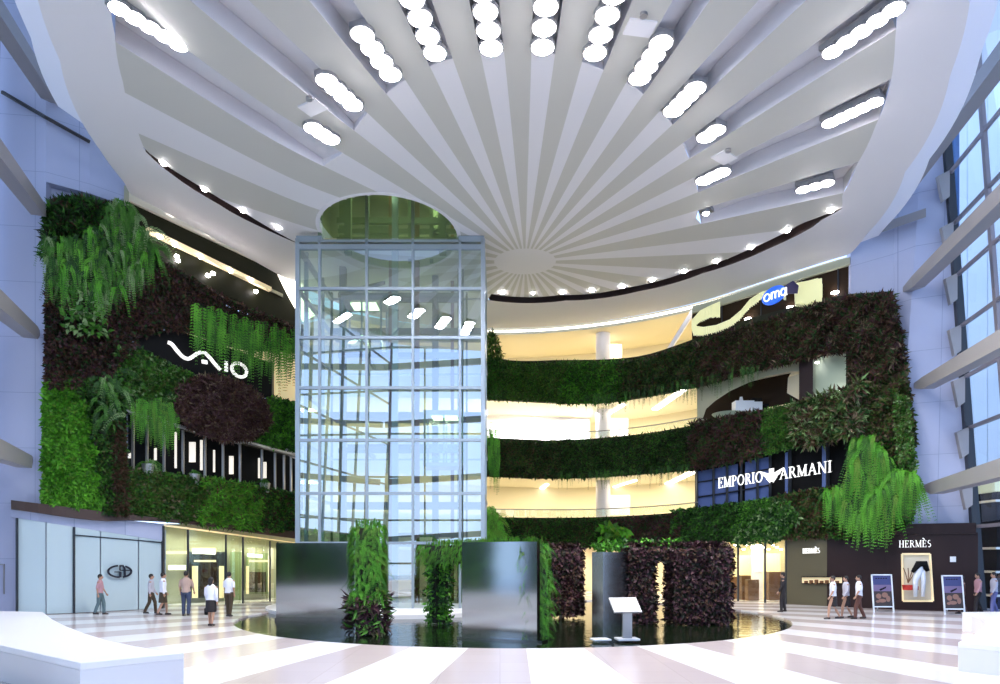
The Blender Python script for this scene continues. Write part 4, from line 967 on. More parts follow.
for i, (x0, x1, y0, y1, mm, off, l) in enumerate([(189, 225, 552, 598, 'frame_dark', -2.2, 'dark doorway with a lit sign in the left ground shop'), (200, 217, 563, 596, 'dark_shop', -2.0, 'dark clothes display in the left shop doorway'),
        (246, 268, 553, 594, 'green_shop', -2.2, 'green shelf bay between the right posts of the left shop'), (249, 266, 572, 592, 'dark_shop', -2.0, 'dark display inside the green shelf bay'),
        (168, 186, 565, 570, 'sign_cream', -2.2, 'pale shelf light at the left of the left shop'), (230, 241, 552, 600, 'green_shop', -2.2, 'narrow green bay between posts of the left shop')]):
    m = MB(); m.hexa([PW(x0, y1, off), PW(x1, y1, off), PW(x1, y1, off-.1), PW(x0, y1, off-.1), PW(x0, y0, off), PW(x1, y0, off), PW(x1, y0, off-.1), PW(x0, y0, off-.1)]); tag(m.build('shop_fitting', mm), l, 'shop fitting', 'fittings of the left ground shop')
for i, (x0, y0, x1, y1) in enumerate([(192, 548, 216, 554), (164, 551, 187, 554), (194, 560, 216, 562), (192, 566, 198, 598), (219, 566, 224, 598), (249, 560, 268, 562), (246, 566, 249, 594), (268, 556, 269, 592)]):
    m = MB(); m.hexa([PW(x0, y1, -1.8), PW(x1, y1, -1.8), PW(x1, y1, -1.85), PW(x0, y1, -1.85), PW(x0, y0, -1.8), PW(x1, y0, -1.8), PW(x1, y0, -1.85), PW(x0, y0, -1.85)]); tag(m.build('shop_light_strip', 'cream_glow'), 'pale light strip inside the left ground shop, %s of eight' % nm[i], 'light strip', 'light strips of the left ground shop')
for x0, x1, y, l in ((192, 215, 553.5, 'over the dark doorway'), (247, 262, 557, 'over the green shelf bay')):
    B, L = board_px(x0, y, x1, y+1.2, -1.3); e = empty('shop_sign', B.o, 'small white lettering GIORGIO ARMANI '+l+' of the left shop', 'sign', 'small shop signs at left')
    m = MB(); text(m, B, 'GIORGIO ARMANI', 0, 0, .2, total=L, parent=e, bold=.7)
m = MB(); m.beam(FL(2, 596)*1.0 + Vector((0, 0, .2)), FL(2, 596)+Vector((0, 0, .3)), .1, .1)
# small wall hatch frame at the far left
m = MB()
for a, b in (((0, 564.5), (4, 564.5)), ((4, 564), (4, 594))): m.beam(PW(*a, .05), PW(*b, .05), .04, .04, up=Vector((0, 1, 0)))
struct('trim_45', m, 'metal_grey')

# ------------------------------------------------------------------ glass lift tower
YF, YB_ = 30.3, 36.4
def tx(px): return (px-500)/F*YF
TX = [tx(p) for p in (298, 320, 367, 413, 460, 483)]
TZ = [2.92, 5.06, 7.36, 9.62, 11.79, 13.9]; ZT = 16.05
tw = empty('glass_lift_tower', Vector((-4.7, YF, 0)), 'tall glass lift tower with steel frame standing in the round pool', 'lift tower')
def part(fn_, name, m, parent): k = MB(); fn_(k); return k.build(name, m, parent)
for i, x in enumerate(TX):
    w = .17 if i in (0, 5) else .10
    part(lambda k: k.box((x, YF, ZT/2), (w, .26, ZT)), 'mullion', 'tower_frame', tw)
    if i in (0, 2, 4, 5): part(lambda k: k.box((x, YB_, ZT/2), (.1, .14, ZT)), 'mullion', 'tower_inner', tw)
for x in (TX[0], TX[-1]):
    for y in (YF+1.3, YF+4.2): part(lambda k: k.box((x, y, ZT/2), (.16, .16, ZT)), 'mullion', 'tower_frame', tw)
for z in TZ+[ZT-.35]:
    hh = .12 if z < 15 else .2
    def rg(k):
        k.box(((TX[0]+TX[-1])/2, YF-.02, z), (TX[-1]-TX[0], .2, hh)); k.box(((TX[0]+TX[-1])/2, YB_, z), (TX[-1]-TX[0], .1, .08))
        for x in (TX[0], TX[-1]): k.box((x, (YF+YB_)/2, z), (.18, YB_-YF, hh))
    part(rg, 'ring_beam', 'tower_frame', tw)
def cap(k):
    k.box((TX[0]+.5, YF+.05, ZT+.02), (1.1, .34, .2)); k.box((TX[-1]-.5, YF+.05, ZT+.02), (1.1, .34, .2)); k.box(((TX[0]+TX[-1])/2, YF+.02, ZT-.1), (TX[-1]-TX[0], .3, .1))
part(cap, 'top_cap', 'tower_frame', tw)
def gl(a, b): return lambda k: k.quad(Vector((*a, .1)), Vector((*b, .1)), Vector((*b, ZT-.3)), Vector((*a, ZT-.3)))
for a, b in (((TX[0], YF-.04), (TX[-1], YF-.04)), ((TX[0], YF), (TX[0], YB_)), ((TX[-1], YF), (TX[-1], YB_))):
    k = MB(); gl(a, b)(k); k.build('glass_wall', 'glass_tower' if a[0] != b[0] else 'glass_rail', tw, fix=False)
# upper part of the tower, above the ceiling
def upf(k):
    for x in TX[1:5]: k.box((x, YF, 18.6), (.13, .2, 5.1))
    for z in (18.3, 20.9): k.box((-4.76, YF, z), (6.1, .16, .16))
    for x in (-6.9, -2.6): k.box((x, YF+1.5, 18.6), (.3, .3, 5.1))
    for x in (-6.2, -4.2, -3.2): k.box((x, YF+2.4, 18.6), (.16, .16, 5.1))
    for z in (17.0, 17.9, 19.4): k.box((-4.76, YF+2.2, z), (5.6, .2, .26))
    k.box((-5.6, YF+3, 17.5), (1.2, .2, 1.0)); k.box((-2.9, YF+3, 17.4), (.9, .2, .8))
part(upf, 'upper_frame', 'tower_inner', tw)
k = MB(); k.quad((TX[1], YF-.03, 16.1), (TX[4], YF-.03, 16.1), (TX[4], YF-.03, 21), (TX[1], YF-.03, 21)); k.build('upper_glass', 'glass_tower', tw, fix=False)
# inner structure
for x, y, w, m_ in ((tx(392), YF+.9, .26, 'tower_frame'), (-5.1, YF+2.6, .22, 'rust'), (-3.9, YF+2.6, .22, 'rust'), (-5.3, YF+4.4, .3, 'tower_inner'), (-3.2, YF+4.4, .3, 'tower_inner'), (-7.6, YF+3.6, .3, 'tower_inner'), (-1.9, YF+3.6, .3, 'tower_inner'), (-2.4, YF+5, .16, 'rust')):
    part(lambda k: k.box((x, y, 10.3), (w, w, 20.6)), 'inner_column', m_, tw)
for i, z in enumerate([2.9, 7.3, 11.8, 14.6, 17.6]):
    def gr(k):
        k.box((-4.7, YF+2.6, z), (5.8, .14, .22)); k.box((-4.7, YF+4.6, z+.5), (5.8, .14, .22)); k.box((-6.3, YF+3.6, z), (.14, 2.4, .18)); k.box((-3.1, YF+3.6, z), (.14, 2.4, .18))
        if i % 2: k.beam((-7.5, YF+2.4, z), (-5.2, YF+1.2, z+.05), .12, .14)
    part(gr, 'guide_beam', 'tower_inner', tw)
for z in (4.9, 9.4, 13.6):     # landing slabs bridging to the galleries
    part(lambda k: k.box((-4.7, YF+5.4, z), (7.6, 1.4, .3)), 'landing_slab', 'tower_inner', tw)
def car(x, z, l):
    e = empty('lift_car', (x, YF+2.6, z), l, 'lift car', 'lift cars inside the tower')
    k = MB(); k.box((x, YF+2.9, z), (1.9, 1.7, .16)); k.box((x, YF+2.9, z+2.4), (1.9, 1.7, .2)); k.build('car_floor_and_roof', 'metal_grey', e)
    k = MB()
    for dx in (-.9, 0, .9):
        for dy in (-.8, .8): k.box((x+dx, YF+2.9+dy, z+1.2), (.08, .08, 2.3))
    k.build('car_frame', 'tower_frame', e)
    k = MB(); k.quad((x-.95, YF+2.05, z+.1), (x+.95, YF+2.05, z+.1), (x+.95, YF+2.05, z+2.3), (x-.95, YF+2.05, z+2.3)); k.build('car_glass', 'glass_rail', e, fix=False)
    k = MB(); k.box((x, YF+2.9, z+2.28), (1.2, 1.0, .04)); k.build('car_light', 'strip_glow', e)
car(-6.4, 11.9, 'lift car on the left side, high in the glass tower'); car(-2.6, 6.6, 'lift car on the right side, halfway up the glass tower')
# shaft lining above the ceiling and round collar
k = MB(); rows = [[], [], [], []]
for i in range(49):
    a = PI+PI*i/48; c, s = math.cos(a), math.sin(a)
    for r_, rad, z in ((rows[0], TR+.10, -.015), (rows[1], TR-.06, -.015), (rows[2], TR-.06, .35), (rows[3], TR+.10, .35)):
        X, Y = TC.x+rad*c, TC.y+(rad+TRY-TR)*s; r_.append(Vector((X, Y, ceil_z(X, Y)+z)))
k.grid([rows[0], rows[1], rows[2], rows[3], rows[0]]); struct('trim_46', k, 'white_ceiling')
k = MB(); q = [(-9.2, 26.2), (-.3, 26.2), (-.3, 38), (-9.2, 38)]
for a, b in zip(q, q[1:]+q[:1]): k.quad((*a, 17.4), (*b, 17.4), (*b, 22.5), (*a, 22.5))
k.poly([(*a, 22.5) for a in q]); struct('wall_shaft', k, 'green_paint', fix=False)
# plinth
k = MB(); k.cyl((-4.7, 32.6, -.3), (-4.7, 32.6, .10), 5.9, 64); pl_ = k.build('tower_plinth', 'bench_white'); tag(pl_, 'low round pale plinth under the glass lift tower in the pool', 'plinth')

# ------------------------------------------------------------------ planted arches and steel panels in the pool
def box_faces(c, sz, rz):
    R = Matrix.Rotation(rz, 3, 'Z'); c = Vector(c); X, Y, Z = sz[0]/2, sz[1]/2, sz[2]/2
    fs = [((-X, -Y, -Z), (2*X, 0, 0), (0, 0, 2*Z), (0, -1, 0)), ((X, -Y, -Z), (0, 2*Y, 0), (0, 0, 2*Z), (1, 0, 0)), ((-X, -Y, -Z), (0, 2*Y, 0), (0, 0, 2*Z), (-1, 0, 0)), ((-X, Y, -Z), (2*X, 0, 0), (0, 0, 2*Z), (0, 1, 0)), ((-X, -Y, Z), (2*X, 0, 0), (0, 2*Y, 0), (0, 0, 1))]
    return [(c+R @ Vector(o), R @ Vector(u), R @ Vector(v), R @ Vector(n)) for o, u, v, n in fs]
def planted(name, boxes, dens, kind, size, mats, wts, parent, faces=(0, 1, 2, 3, 4), jit=.12):
    P_, N_ = [], []
    for c, sz, rz in boxes:
        for i, (o, u, v, n) in enumerate(box_faces(c, sz, rz)):
            if i not in faces: continue
            A = u.cross(v).length; k = max(4, int(A*dens*1.25)); a = rng.uniform(0, 1, (k, 1)); b = rng.uniform(0, 1, (k, 1))
            P_.append(np.array(o)+a*np.array(u)+b*np.array(v)+np.array(n)*rng.uniform(-.02, jit, (k, 1))); N_.append(np.repeat(np.array([n]), k, 0))
    return foliage(name, np.concatenate(P_), np.concatenate(N_), kind, size, mats, wts, parent)
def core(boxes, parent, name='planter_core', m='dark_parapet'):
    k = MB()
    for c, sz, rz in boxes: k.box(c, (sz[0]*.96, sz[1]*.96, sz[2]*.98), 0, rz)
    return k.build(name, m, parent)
def slabpx(k, x0, d0, x1, d1, z0, z1, th):
    a = Vector(((x0-500)/F*d0, d0, 0)); b = Vector(((x1-500)/F*d1, d1, 0)); t = (b-a).normalized(); n = Vector((-t.y, t.x, 0))*th
    k.hexa([p+Vector((0, 0, z)) for z in (z0, z1) for p in (a, b, b+n, a+n)]); return a, b, n
# far left steel panel
e = empty('steel_monolith', FL(312, 619), 'wide brushed steel panel at the left of the pool beside the fern pillar', 'steel panel', 'steel clad blocks in the pool')
k = MB(); a, b, n = slabpx(k, 276, 26.2, 354, 26.2, -.2, 2.85, .25); k.build('steel_face', 'brushed_steel', e)
k = MB(); k.beam(a+n/2, b+n/2, .6, .12); k.build('base', 'steel_dark', e)
# unseen tall hedges added behind the viewer's left for dark green reflections in the steel
for (y0, y1, l) in ((-12, 7.0, 'long'), (9.9, 12.2, 'short')):
    hb = [((-13.3, (y0+y1)/2, 1.9), (1.2, y1-y0, 3.8), 0)]
    e = empty('unseen_hedge', (-13.3, (y0+y1)/2, 0), l+' tall green hedge added out of view beside the left glass facade for the steel to mirror', 'hedge', 'unseen hedges added for the steel to mirror')
    core(hb, e); planted('hedge_foliage', hb, 45, 'bush', .34, ['leaf_green', 'leaf_bright', 'leaf_deep'], [.4, .2, .4], e, faces=(0, 1, 4))
# fern pillar
pb = [((-4.08, 21.6, 1.6), (.75, .7, 3.3), .2)]
e = empty('planted_pillar', (-4.08, 21.6, 0), 'tall free-standing pillar of bright green fern with purple leaves at its foot, left of the tower', 'planted pillar')
core(pb, e)
planted('fern_foliage', [((-4.08, 21.6, 2.2), (.75, .7, 2.2), .2)], 100, 'frond', .42, ['leaf_lime', 'leaf_bright', 'leaf_green'], [.3, .45, .25], e)
planted('purple_foliage', [((-4.08, 21.6, .6), (.8, .72, 1.1), .2)], 170, 'spiky', .30, ['leaf_mauve', 'leaf_purple', 'leaf_tan', 'leaf_green'], [.35, .3, .15, .2], e, faces=(0, 1, 2, 3))
# centre arch with steel front
e = empty('planted_arch', FL(500, 640), 'green fern arch with a large brushed steel front panel in the middle of the pool', 'planted arch')
k = MB(); a, b, n = slabpx(k, 462, 20.7, 537, 19.7, -.15, 2.78, .22); k.build('steel_face', 'brushed_steel', e)
k = MB(); t_ = (b-a).normalized(); k.hexa([p+Vector((0, 0, z)) for z in (-.25, -.0) for p in (a-t_*.1-n*.6, b+t_*.2-n*.6, b+t_*.2+n*1.5, a-t_*.1+n*1.5)]); k.build('base', 'steel_dark', e)
pA = Vector((-2.25, 25.1, 0)); pB = Vector((.85, 20.5, 0)); mid = (pA+pB)/2; rzA = math.atan2(pB.y-pA.y, pB.x-pA.x); LA = (pB-pA).length
bx = [((mid.x, mid.y, 2.42), (LA+.6, .85, .62), rzA), ((pA.x+.05, pA.y, 1.1), (.5, .5, 2.3), rzA), ((pB.x, pB.y+.1, 1.15), (.8, .8, 2.4), rzA)]
core(bx, e)
planted('fern_foliage', bx[:1]+bx[2:], 75, 'frond', .40, ['leaf_lime', 'leaf_bright', 'leaf_green'], [.35, .4, .25], e)
planted('leg_foliage', bx[1:2], 130, 'bush', .22, ['leaf_green', 'leaf_deep', 'leaf_bright'], [.4, .3, .3], e)
# purple pillar
pp = [((2.5, 27.4, 1.35), (1.15, 1.0, 2.6), 0)]
e = empty('planted_pillar', (2.5, 27.4, 0), 'dark purple leaved pillar between the steel fronted arch and the narrow steel block', 'planted pillar')
core(pp, e); planted('purple_foliage', pp, 260, 'bush', .17, ['leaf_purple', 'leaf_mauve', 'leaf_black', 'leaf_brown'], [.4, .1, .25, .25], e)
planted('foot_foliage', [((2.1, 27.2, .45), (1.4, 1.0, .7), 0)], 220, 'bush', .18, ['leaf_purple', 'leaf_brown', 'leaf_black'], [.4, .3, .3], e)
# narrow steel block
e = empty('steel_monolith', FL(605, 626), 'narrow dark steel block between the purple pillar and the purple arch', 'steel panel', 'steel clad blocks in the pool')
k = MB(); q = [Vector(((x-500)/F*d, d, -.15)) for x, d in ((592, 24.7), (603, 23.7), (628, 24.8), (622, 25.9))]; k.prism(q, (0, 0, 2.65)); k.build('steel_face', 'steel', e)
planted('top_foliage', [((3.9, 25.0, 2.55), (1.2, .5, .1), .2)], 260, 'bush', .18, ['leaf_bright', 'leaf_green'], [.5, .5], e, faces=(4,))
# purple arch
e = empty('planted_arch', FL(680, 624), 'dark purple leaved arch with a narrow opening at the right of the pool', 'planted arch')
bx = [((5.0, 25.3, 1.3), (.85, .9, 2.7), 0), ((7.1, 25.1, 1.3), (1.95, 1.0, 2.7), -.05), ((6.1, 25.2, 2.42), (3.1, .9, .5), 0)]
core(bx, e); planted('purple_foliage', bx, 300, 'bush', .17, ['leaf_purple', 'leaf_mauve', 'leaf_black', 'leaf_brown'], [.42, .13, .25, .2], e)
planted('top_foliage', [((5.2, 25.3, 2.72), (2.6, .9, .06), 0)], 120, 'bush', .2, ['leaf_green', 'leaf_bright', 'leaf_deep'], [.4, .3, .3], e, faces=(4, 0))

# information stand
f = FL(627, 640); e = empty('information_stand', f, 'small slanted information board on a metal post at the pool edge', 'information stand')
k = MB(); k.box(f+Vector((0, 0, .03)), (.62, .5, .06), 0, .1); k.box(f+Vector((-.75, -.02, .02)), (.5, .42, .05), 0, .2); bevel(k.build('base_plate', 'bench_white', e), .01)
k = MB(); k.box(f+Vector((0, 0, .42)), (.26, .16, .74)); 
for i in range(4): k.box(f+Vector((-.1+i*.065, -.085, .42)), (.025, .02, .72))
k.build('post', 'metal_grey', e)
tl = Matrix.Rotation(math.radians(38), 3, 'X') @ Matrix.Rotation(math.radians(0), 3, 'Y')
k = MB(); k.box(f+Vector((-.05, 0, .98)), (.82, .62, .05), 0, .18, tl); bd = bevel(k.build('board', 'metal_grey', e), .01)
k = MB(); k.box(f+Vector((-.055, -.02, 1.008)), (.72, .52, .01), 0, .18, tl); k.build('printed_sheet', 'paper', bd)
k = MB(); R_ = Matrix.Rotation(.18, 3, 'Z') @ tl
for i in range(5): k.box(f+Vector((-.055, -.02, 1.015))+R_ @ Vector((.0+.03*(i % 2), .16-i*.08, .005)), (.5-.06*(i % 2), .02, .003), 0, .18, tl)
k.build('text_lines', 'metal_grey', bd)

# ------------------------------------------------------------------ benches
def bench(name, label, pts, h, mt):
    e = empty(name, pts[0], label, 'bench', None)
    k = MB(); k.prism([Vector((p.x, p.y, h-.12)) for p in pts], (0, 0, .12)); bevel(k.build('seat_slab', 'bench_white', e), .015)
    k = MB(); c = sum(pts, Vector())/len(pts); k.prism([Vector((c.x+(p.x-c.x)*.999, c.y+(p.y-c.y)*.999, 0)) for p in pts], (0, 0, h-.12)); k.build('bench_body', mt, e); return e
def onz(x, y, z): return FL(x, y, z)
lp = [(-110, 611), (0, 611), (43, 612), (52, 619), (66, 626), (84, 633), (105, 639.5), (135, 646), (165, 651), (184, 652.5), (80, 663), (0, 645), (-110, 636)]
bench('curved_bench', 'large curved white bench in the lower left corner', [onz(x, y, .68) for x, y in lp], .68, 'bench_side')
rp = [(962, 612), (972, 613), (981, 616), (986, 620), (985, 626), (980, 631), (970, 637), (958, 642), (1000, 646), (1080, 654), (1075, 611)]
be = bench('curved_bench', 'curved white bench at the lower right edge with a scooped end', [onz(x, y, .6) for x, y in rp], .6, 'bench_side')
# ------------------------------------------------------------------ people
def loft(k, rings, n=14):
    v = []
    for (x, y, z, rx, ry) in rings:
        for i in range(n): a = 2*PI*i/n; v.append((x+rx*math.cos(a), y+ry*math.sin(a), z))
    fs = [(i*n+j, i*n+(j+1) % n, (i+1)*n+(j+1) % n, (i+1)*n+j) for i in range(len(rings)-1) for j in range(n)]
    fs += [tuple(range(n-1, -1, -1)), tuple(range((len(rings)-1)*n, len(rings)*n))]
    k.add(v, fs)
def ball(k, c, r, n=10):
    rings = []
    for i in range(1, n): a = PI*i/n; rings.append((c[0], c[1], c[2]-r[2]*math.cos(a), r[0]*math.sin(a), r[1]*math.sin(a)))
    loft(k, rings, 12)
def loc_build(k, name, m, parent, vox=None):
    o = k.build(name, m, None); o.parent = parent
    if vox:
        r = o.modifiers.new('Remesh', 'REMESH'); r.mode = 'VOXEL'; r.voxel_size = vox; r.use_smooth_shade = True
        s = o.modifiers.new('Smooth', 'SMOOTH'); s.iterations = 3; s.factor = .5
    return o
def person(px, py, h, yaw, label, top, bottom, skirt=False, stride=.16, arms=(.2, -.2), bag=None, sleeves='long', bend=(0, 0), hairm='hair', long_hair=False, group=None):
    f = FL(px, py); s = h/1.72
    e = empty('person', f, label, 'person', group, rz=yaw); e.scale = (s, s, s)
    # local frame: walks towards +Y
    sw = stride
    hip = [Vector((-.095, 0, .90)), Vector((.095, 0, .90))]; kn = [Vector((-.10, sw*.55+.03, .49)), Vector((.10, -sw*.35+.02, .49))]; an = [Vector((-.10, sw*.8, .09)), Vector((.10, -sw*1.1, .11))]
    bx_, by = bend
    sh = [Vector((-.185+bx_, by, 1.40)), Vector((.185+bx_, by, 1.40))]
    el, wr = [], []
    for i, a in enumerate(arms):
        d = Vector(((-1 if i == 0 else 1)*.16, a, -1)).normalized(); q = sh[i]+d*.29; el.append(q); d2 = Vector(((-1 if i == 0 else 1)*.02, a+.35, -1)).normalized(); wr.append(q+d2*.25)
    k = MB()
    for i in (0, 1):
        k.tube([hip[i], hip[i].lerp(kn[i], .5), kn[i], kn[i].lerp(an[i], .35), an[i]], [.088, .078, .055, .054, .036], 10)
        k.tube([an[i]+Vector((0, -.04, -.045)), an[i]+Vector((0, .07, -.055)), an[i]+Vector((0, .16, -.07))], [.036, .036, .026], 8)
        k.tube([sh[i], sh[i].lerp(el[i], .5), el[i], el[i].lerp(wr[i], .4), wr[i]], [.052, .046, .037, .036, .024], 8)
        hd = (wr[i]-el[i]).normalized(); sd = Vector((0, 1, 0)); c = wr[i]
        k.tube([c, c+hd*.045, c+hd*.09], [.024, .036, .034], 8)
        for j, (o_, l_) in enumerate(((-.027, .058), (-.009, .072), (.009, .068), (.027, .052))):
            b0 = c+hd*.075+sd*o_; k.tube([b0, b0+hd*l_*.55, b0+hd*l_+Vector((.012*(1 if i == 0 else -1), 0, 0))], [.010, .0095, .008], 6)
        tb_ = c+hd*.03+sd*.026; k.tube([tb_, tb_+hd*.03+sd*.022, tb_+hd*.06+sd*.026], [.012, .0105, .009], 6)
    loft(k, [(0, 0, .86, .15, .10), (0, 0, .96, .155, .105), (bx_*.3, by*.3, 1.08, .125, .095), (bx_*.7, by*.7, 1.25, .155, .11), (bx_, by, 1.38, .17, .10), (bx_, by, 1.44, .10, .075), (bx_, by, 1.48, .055, .055), (bx_, by+.01, 1.56, .05, .052)])
    hc = Vector((bx_, by+.02, 1.60)); ball(k, hc, (.076, .095, .118))
    k.tube([hc+Vector((0, .085, .01)), hc+Vector((0, .112, -.018)), hc+Vector((0, .09, -.03))], [.012, .015, .01], 6)
    k.tube([hc+Vector((-.074, 0, .02)), hc+Vector((-.082, -.008, -.02))], [.016, .012], 6); k.tube([hc+Vector((.074, 0, .02)), hc+Vector((.082, -.008, -.02))], [.016, .012], 6)
    bo = loc_build(k, 'body', 'skin', e, .012)
    k = MB()
    for x_ in (-.03, .03): ball(k, hc+Vector((x_, .088, .012)), (.012, .008, .008), 6)
    loc_build(k, 'eyes', 'black', bo)
    k = MB(); k.box(hc+Vector((0, .09, -.055)), (.045, .012, .010)); loc_build(k, 'mouth', 'cloth_pink', bo)
    # hair
    k = MB(); ball(k, hc+Vector((0, -.018, .03)), (.086, .100, .108))
    if long_hair: k.tube([hc+Vector((0, -.05, .02)), hc+Vector((0, -.07, -.08)), hc+Vector((0, -.075, -.17))], [.08, .075, .05], 10)
    loc_build(k, 'hair', hairm, e)
    # top
    k = MB(); loft(k, [(0, 0, .90, .178, .128), (0, 0, .98, .172, .125), (bx_*.3, by*.3, 1.08, .152, .118), (bx_*.7, by*.7, 1.25, .178, .13), (bx_, by, 1.38, .19, .115), (bx_, by, 1.45, .12, .085), (bx_, by, 1.485, .07, .068)])
    for i in (0, 1):
        end = wr[i] if sleeves == 'long' else el[i]
        k.tube([sh[i]+Vector((-.02 if i else .02, 0, -.025)), sh[i].lerp(el[i], .5), el[i]]+([wr[i]] if sleeves == 'long' else []), [.066, .060, .054]+([.042] if sleeves == 'long' else []), 10)
    loc_build(k, 'shirt', top, e, .014)
    k = MB()
    if skirt: loft(k, [(0, 0, .50, .19, .17), (0, 0, .60, .195, .16), (0, 0, .85, .19, .14), (0, 0, .97, .165, .12)]); loc_build(k, 'skirt', bottom, e, .014)
    else:
        loft(k, [(0, 0, .84, .17, .12), (0, 0, .92, .172, .124), (0, 0, 1.0, .16, .115)])
        for i in (0, 1): k.tube([hip[i]+Vector((0, 0, .03)), hip[i].lerp(kn[i], .5), kn[i], kn[i].lerp(an[i], .5), an[i]+Vector((0, 0, -.02))], [.102, .09, .074, .07, .062], 10)
        loc_build(k, 'trousers', bottom, e, .014)
    for i in (0, 1):
        k = MB(); k.tube([an[i]+Vector((0, -.06, -.05)), an[i]+Vector((0, .04, -.05)), an[i]+Vector((0, .17, -.07))], [.042, .044, .03], 8); loc_build(k, 'shoe', 'shoe', e)
    if bag:
        w0 = e.location+(Matrix.Rotation(yaw, 3, 'Z') @ (wr[0]+(wr[0]-el[0]).normalized()*.09))*s
        g = empty('handbag', w0-Vector((0, 0, .42)), bag[0], 'bag')
        k = MB(); k.box(w0-Vector((0, 0, .30)), (.12, .30, .24), 0, yaw); bb = bevel(k.build('bag_body', bag[1], g), .03)
        k = MB(); k.tube([w0-Vector((.0, .1, .18)), w0-Vector((0, .05, .02)), w0-Vector((0, -.05, .02)), w0-Vector((0, -.1, .18))], .012, 6); k.build('bag_handle', bag[1], bb)
    return e
person(100, 614.5, 1.62, -1.3, 'person in a pink top walking past the frosted screen, leftmost', 'cloth_pink', 'shirt_teal', group='people at left', sleeves='short')
person(151, 613.5, 1.62, -1.2, 'person in a pale blue top and olive trousers just left of the white-shirted walker', 'shirt_grey', 'cloth_olive', stride=.22, group='people at left')
person(163, 615, 1.70, -.9, 'person in a white shirt and dark skirt walking at the edge of the frosted screen', 'shirt_white', 'cloth_olive', skirt=True, stride=.2, group='people at left')
person(186, 616, 1.76, .15, 'person in a tan shirt and blue jeans walking away', 'shirt_tan', 'jeans', sleeves='short', stride=.05, arms=(.1, .35), group='people at left')
person(211, 626, 1.64, -.1, 'person in a white blouse and black skirt carrying a black bag', 'shirt_white', 'cloth_black', skirt=True, stride=.12, long_hair=True, bag=('small black handbag held by the person in the white blouse', 'black'), group='people at left')
person(229, 616.5, 1.74, -.2, 'person in a white shirt and dark trousers walking away beside the black skirt', 'shirt_white', 'cloth_olive', stride=.1, sleeves='short', group='people at left')
person(783, 612, 1.66, 1.2, 'person in black standing alone near the olive shop wall', 'cloth_black', 'cloth_black', stride=.08, group='people at right')
person(833, 619, 1.62, 1.4, 'person in white and black below the lit niche, left one of the group', 'shirt_white', 'cloth_black', skirt=True, stride=.25, group='people at right', sleeves='short')
person(846, 618, 1.60, 1.5, 'person in pale shirt and dark skirt in the middle of the group of three', 'shirt_grey', 'cloth_black', skirt=True, stride=.25, group='people at right')
person(859, 619, 1.64, 1.35, 'person in white shirt and brown trousers, right one of the group of three', 'shirt_white', 'cloth_brown', stride=.2, group='people at right', sleeves='short')
person(962, 613.5, 1.55, 1.4, 'person in a red brown top beside the right poster stand', 'cloth_brown', 'cloth_brown', stride=.2, group='people at right')
person(978, 614, 1.66, 1.5, 'person in a pink top walking at the far right behind the bench', 'cloth_pink', 'cloth_black', stride=.2, group='people at right')
person(994, 614.5, 1.70, 1.4, 'person in a blue and grey outfit at the right edge of the scene', 'shirt_grey', 'cloth_blue', stride=.15, group='people at right')

# ------------------------------------------------------------------ living walls
P_ = patch
P_('dark_fern_plants', 'dark green bushy fern at the top corner of the left living wall', [(46, 216), (52, 203), (78, 199), (100, 205), (128, 208), (132, 232), (160, 262), (120, 272), (60, 268), (44, 255)], 7500, 'spiky', .42, ['leaf_deep', 'leaf_green', 'leaf_black', 'leaf_brown'], [.4, .3, .2, .1], seed=1, bulge=.8)
P_('hanging_fern_plants', 'light green hanging fern fronds below the top left corner of the living wall', [(46, 240), (80, 236), (110, 215), (135, 215), (160, 262), (140, 280), (100, 300), (60, 290), (44, 275)], 460, 'droop', 1.2, ['leaf_bright', 'leaf_green', 'leaf_deep', 'leaf_pale'], [.25, .4, .2, .15], seed=2, off=.6, bulge=.7)
P_('upright_fern_plants', 'upright pale fern fronds rising over the top edge near the dark upper left shop', [(100, 206), (125, 200), (165, 250), (150, 250)], 70, 'frond', .9, ['leaf_green', 'leaf_pale'], [.75, .25], seed=3, off=.7)
P_('brown_shrub_plants', 'wide patch of dark brown purple foliage across the upper left living wall', [(46, 275), (100, 290), (140, 262), (170, 264), (200, 284), (240, 304), (303, 330), (303, 350), (240, 338), (170, 330), (138, 338), (138, 350), (125, 372), (90, 385), (46, 388)], 16000, 'bush', .26, ['leaf_brown', 'leaf_purple', 'leaf_black', 'leaf_deep', 'leaf_mauve'], [.35, .22, .2, .15, .08], seed=4, bulge=.6)
P_('hanging_strand_plants', 'bright green hanging strands over the right of the upper left parapet', [(190, 300), (215, 305), (300, 328), (300, 355), (275, 352), (230, 335), (195, 318)], 190, 'strand', 1.7, ['leaf_bright', 'leaf_green'], [.5, .5], seed=5, off=.7, bulge=.2)
P_('pale_leaf_plants', 'few large pale leaves among the brown foliage at left', [(70, 290), (105, 295), (110, 340), (60, 330)], 160, 'bush', .34, ['leaf_pale', 'leaf_green'], [.4, .6], seed=6, off=.7)
P_('bright_ground_cover_plants', 'bright green dense block of foliage at the lower left of the left living wall', [(44, 384), (72, 382), (86, 405), (94, 440), (100, 475), (104, 512), (42, 503)], 9500, 'bush', .25, ['leaf_bright', 'leaf_green', 'leaf_lime'], [.6, .3, .1], seed=7, bulge=.45)
P_('dark_climber_plants', 'dark green climber column between the bright block and the lower left shop', [(72, 380), (100, 380), (124, 375), (126, 516), (104, 512), (96, 450), (88, 405)], 6500, 'bush', .28, ['leaf_deep', 'leaf_green', 'leaf_black', 'leaf_olive'], [.4, .25, .2, .15], seed=8, bulge=.6)
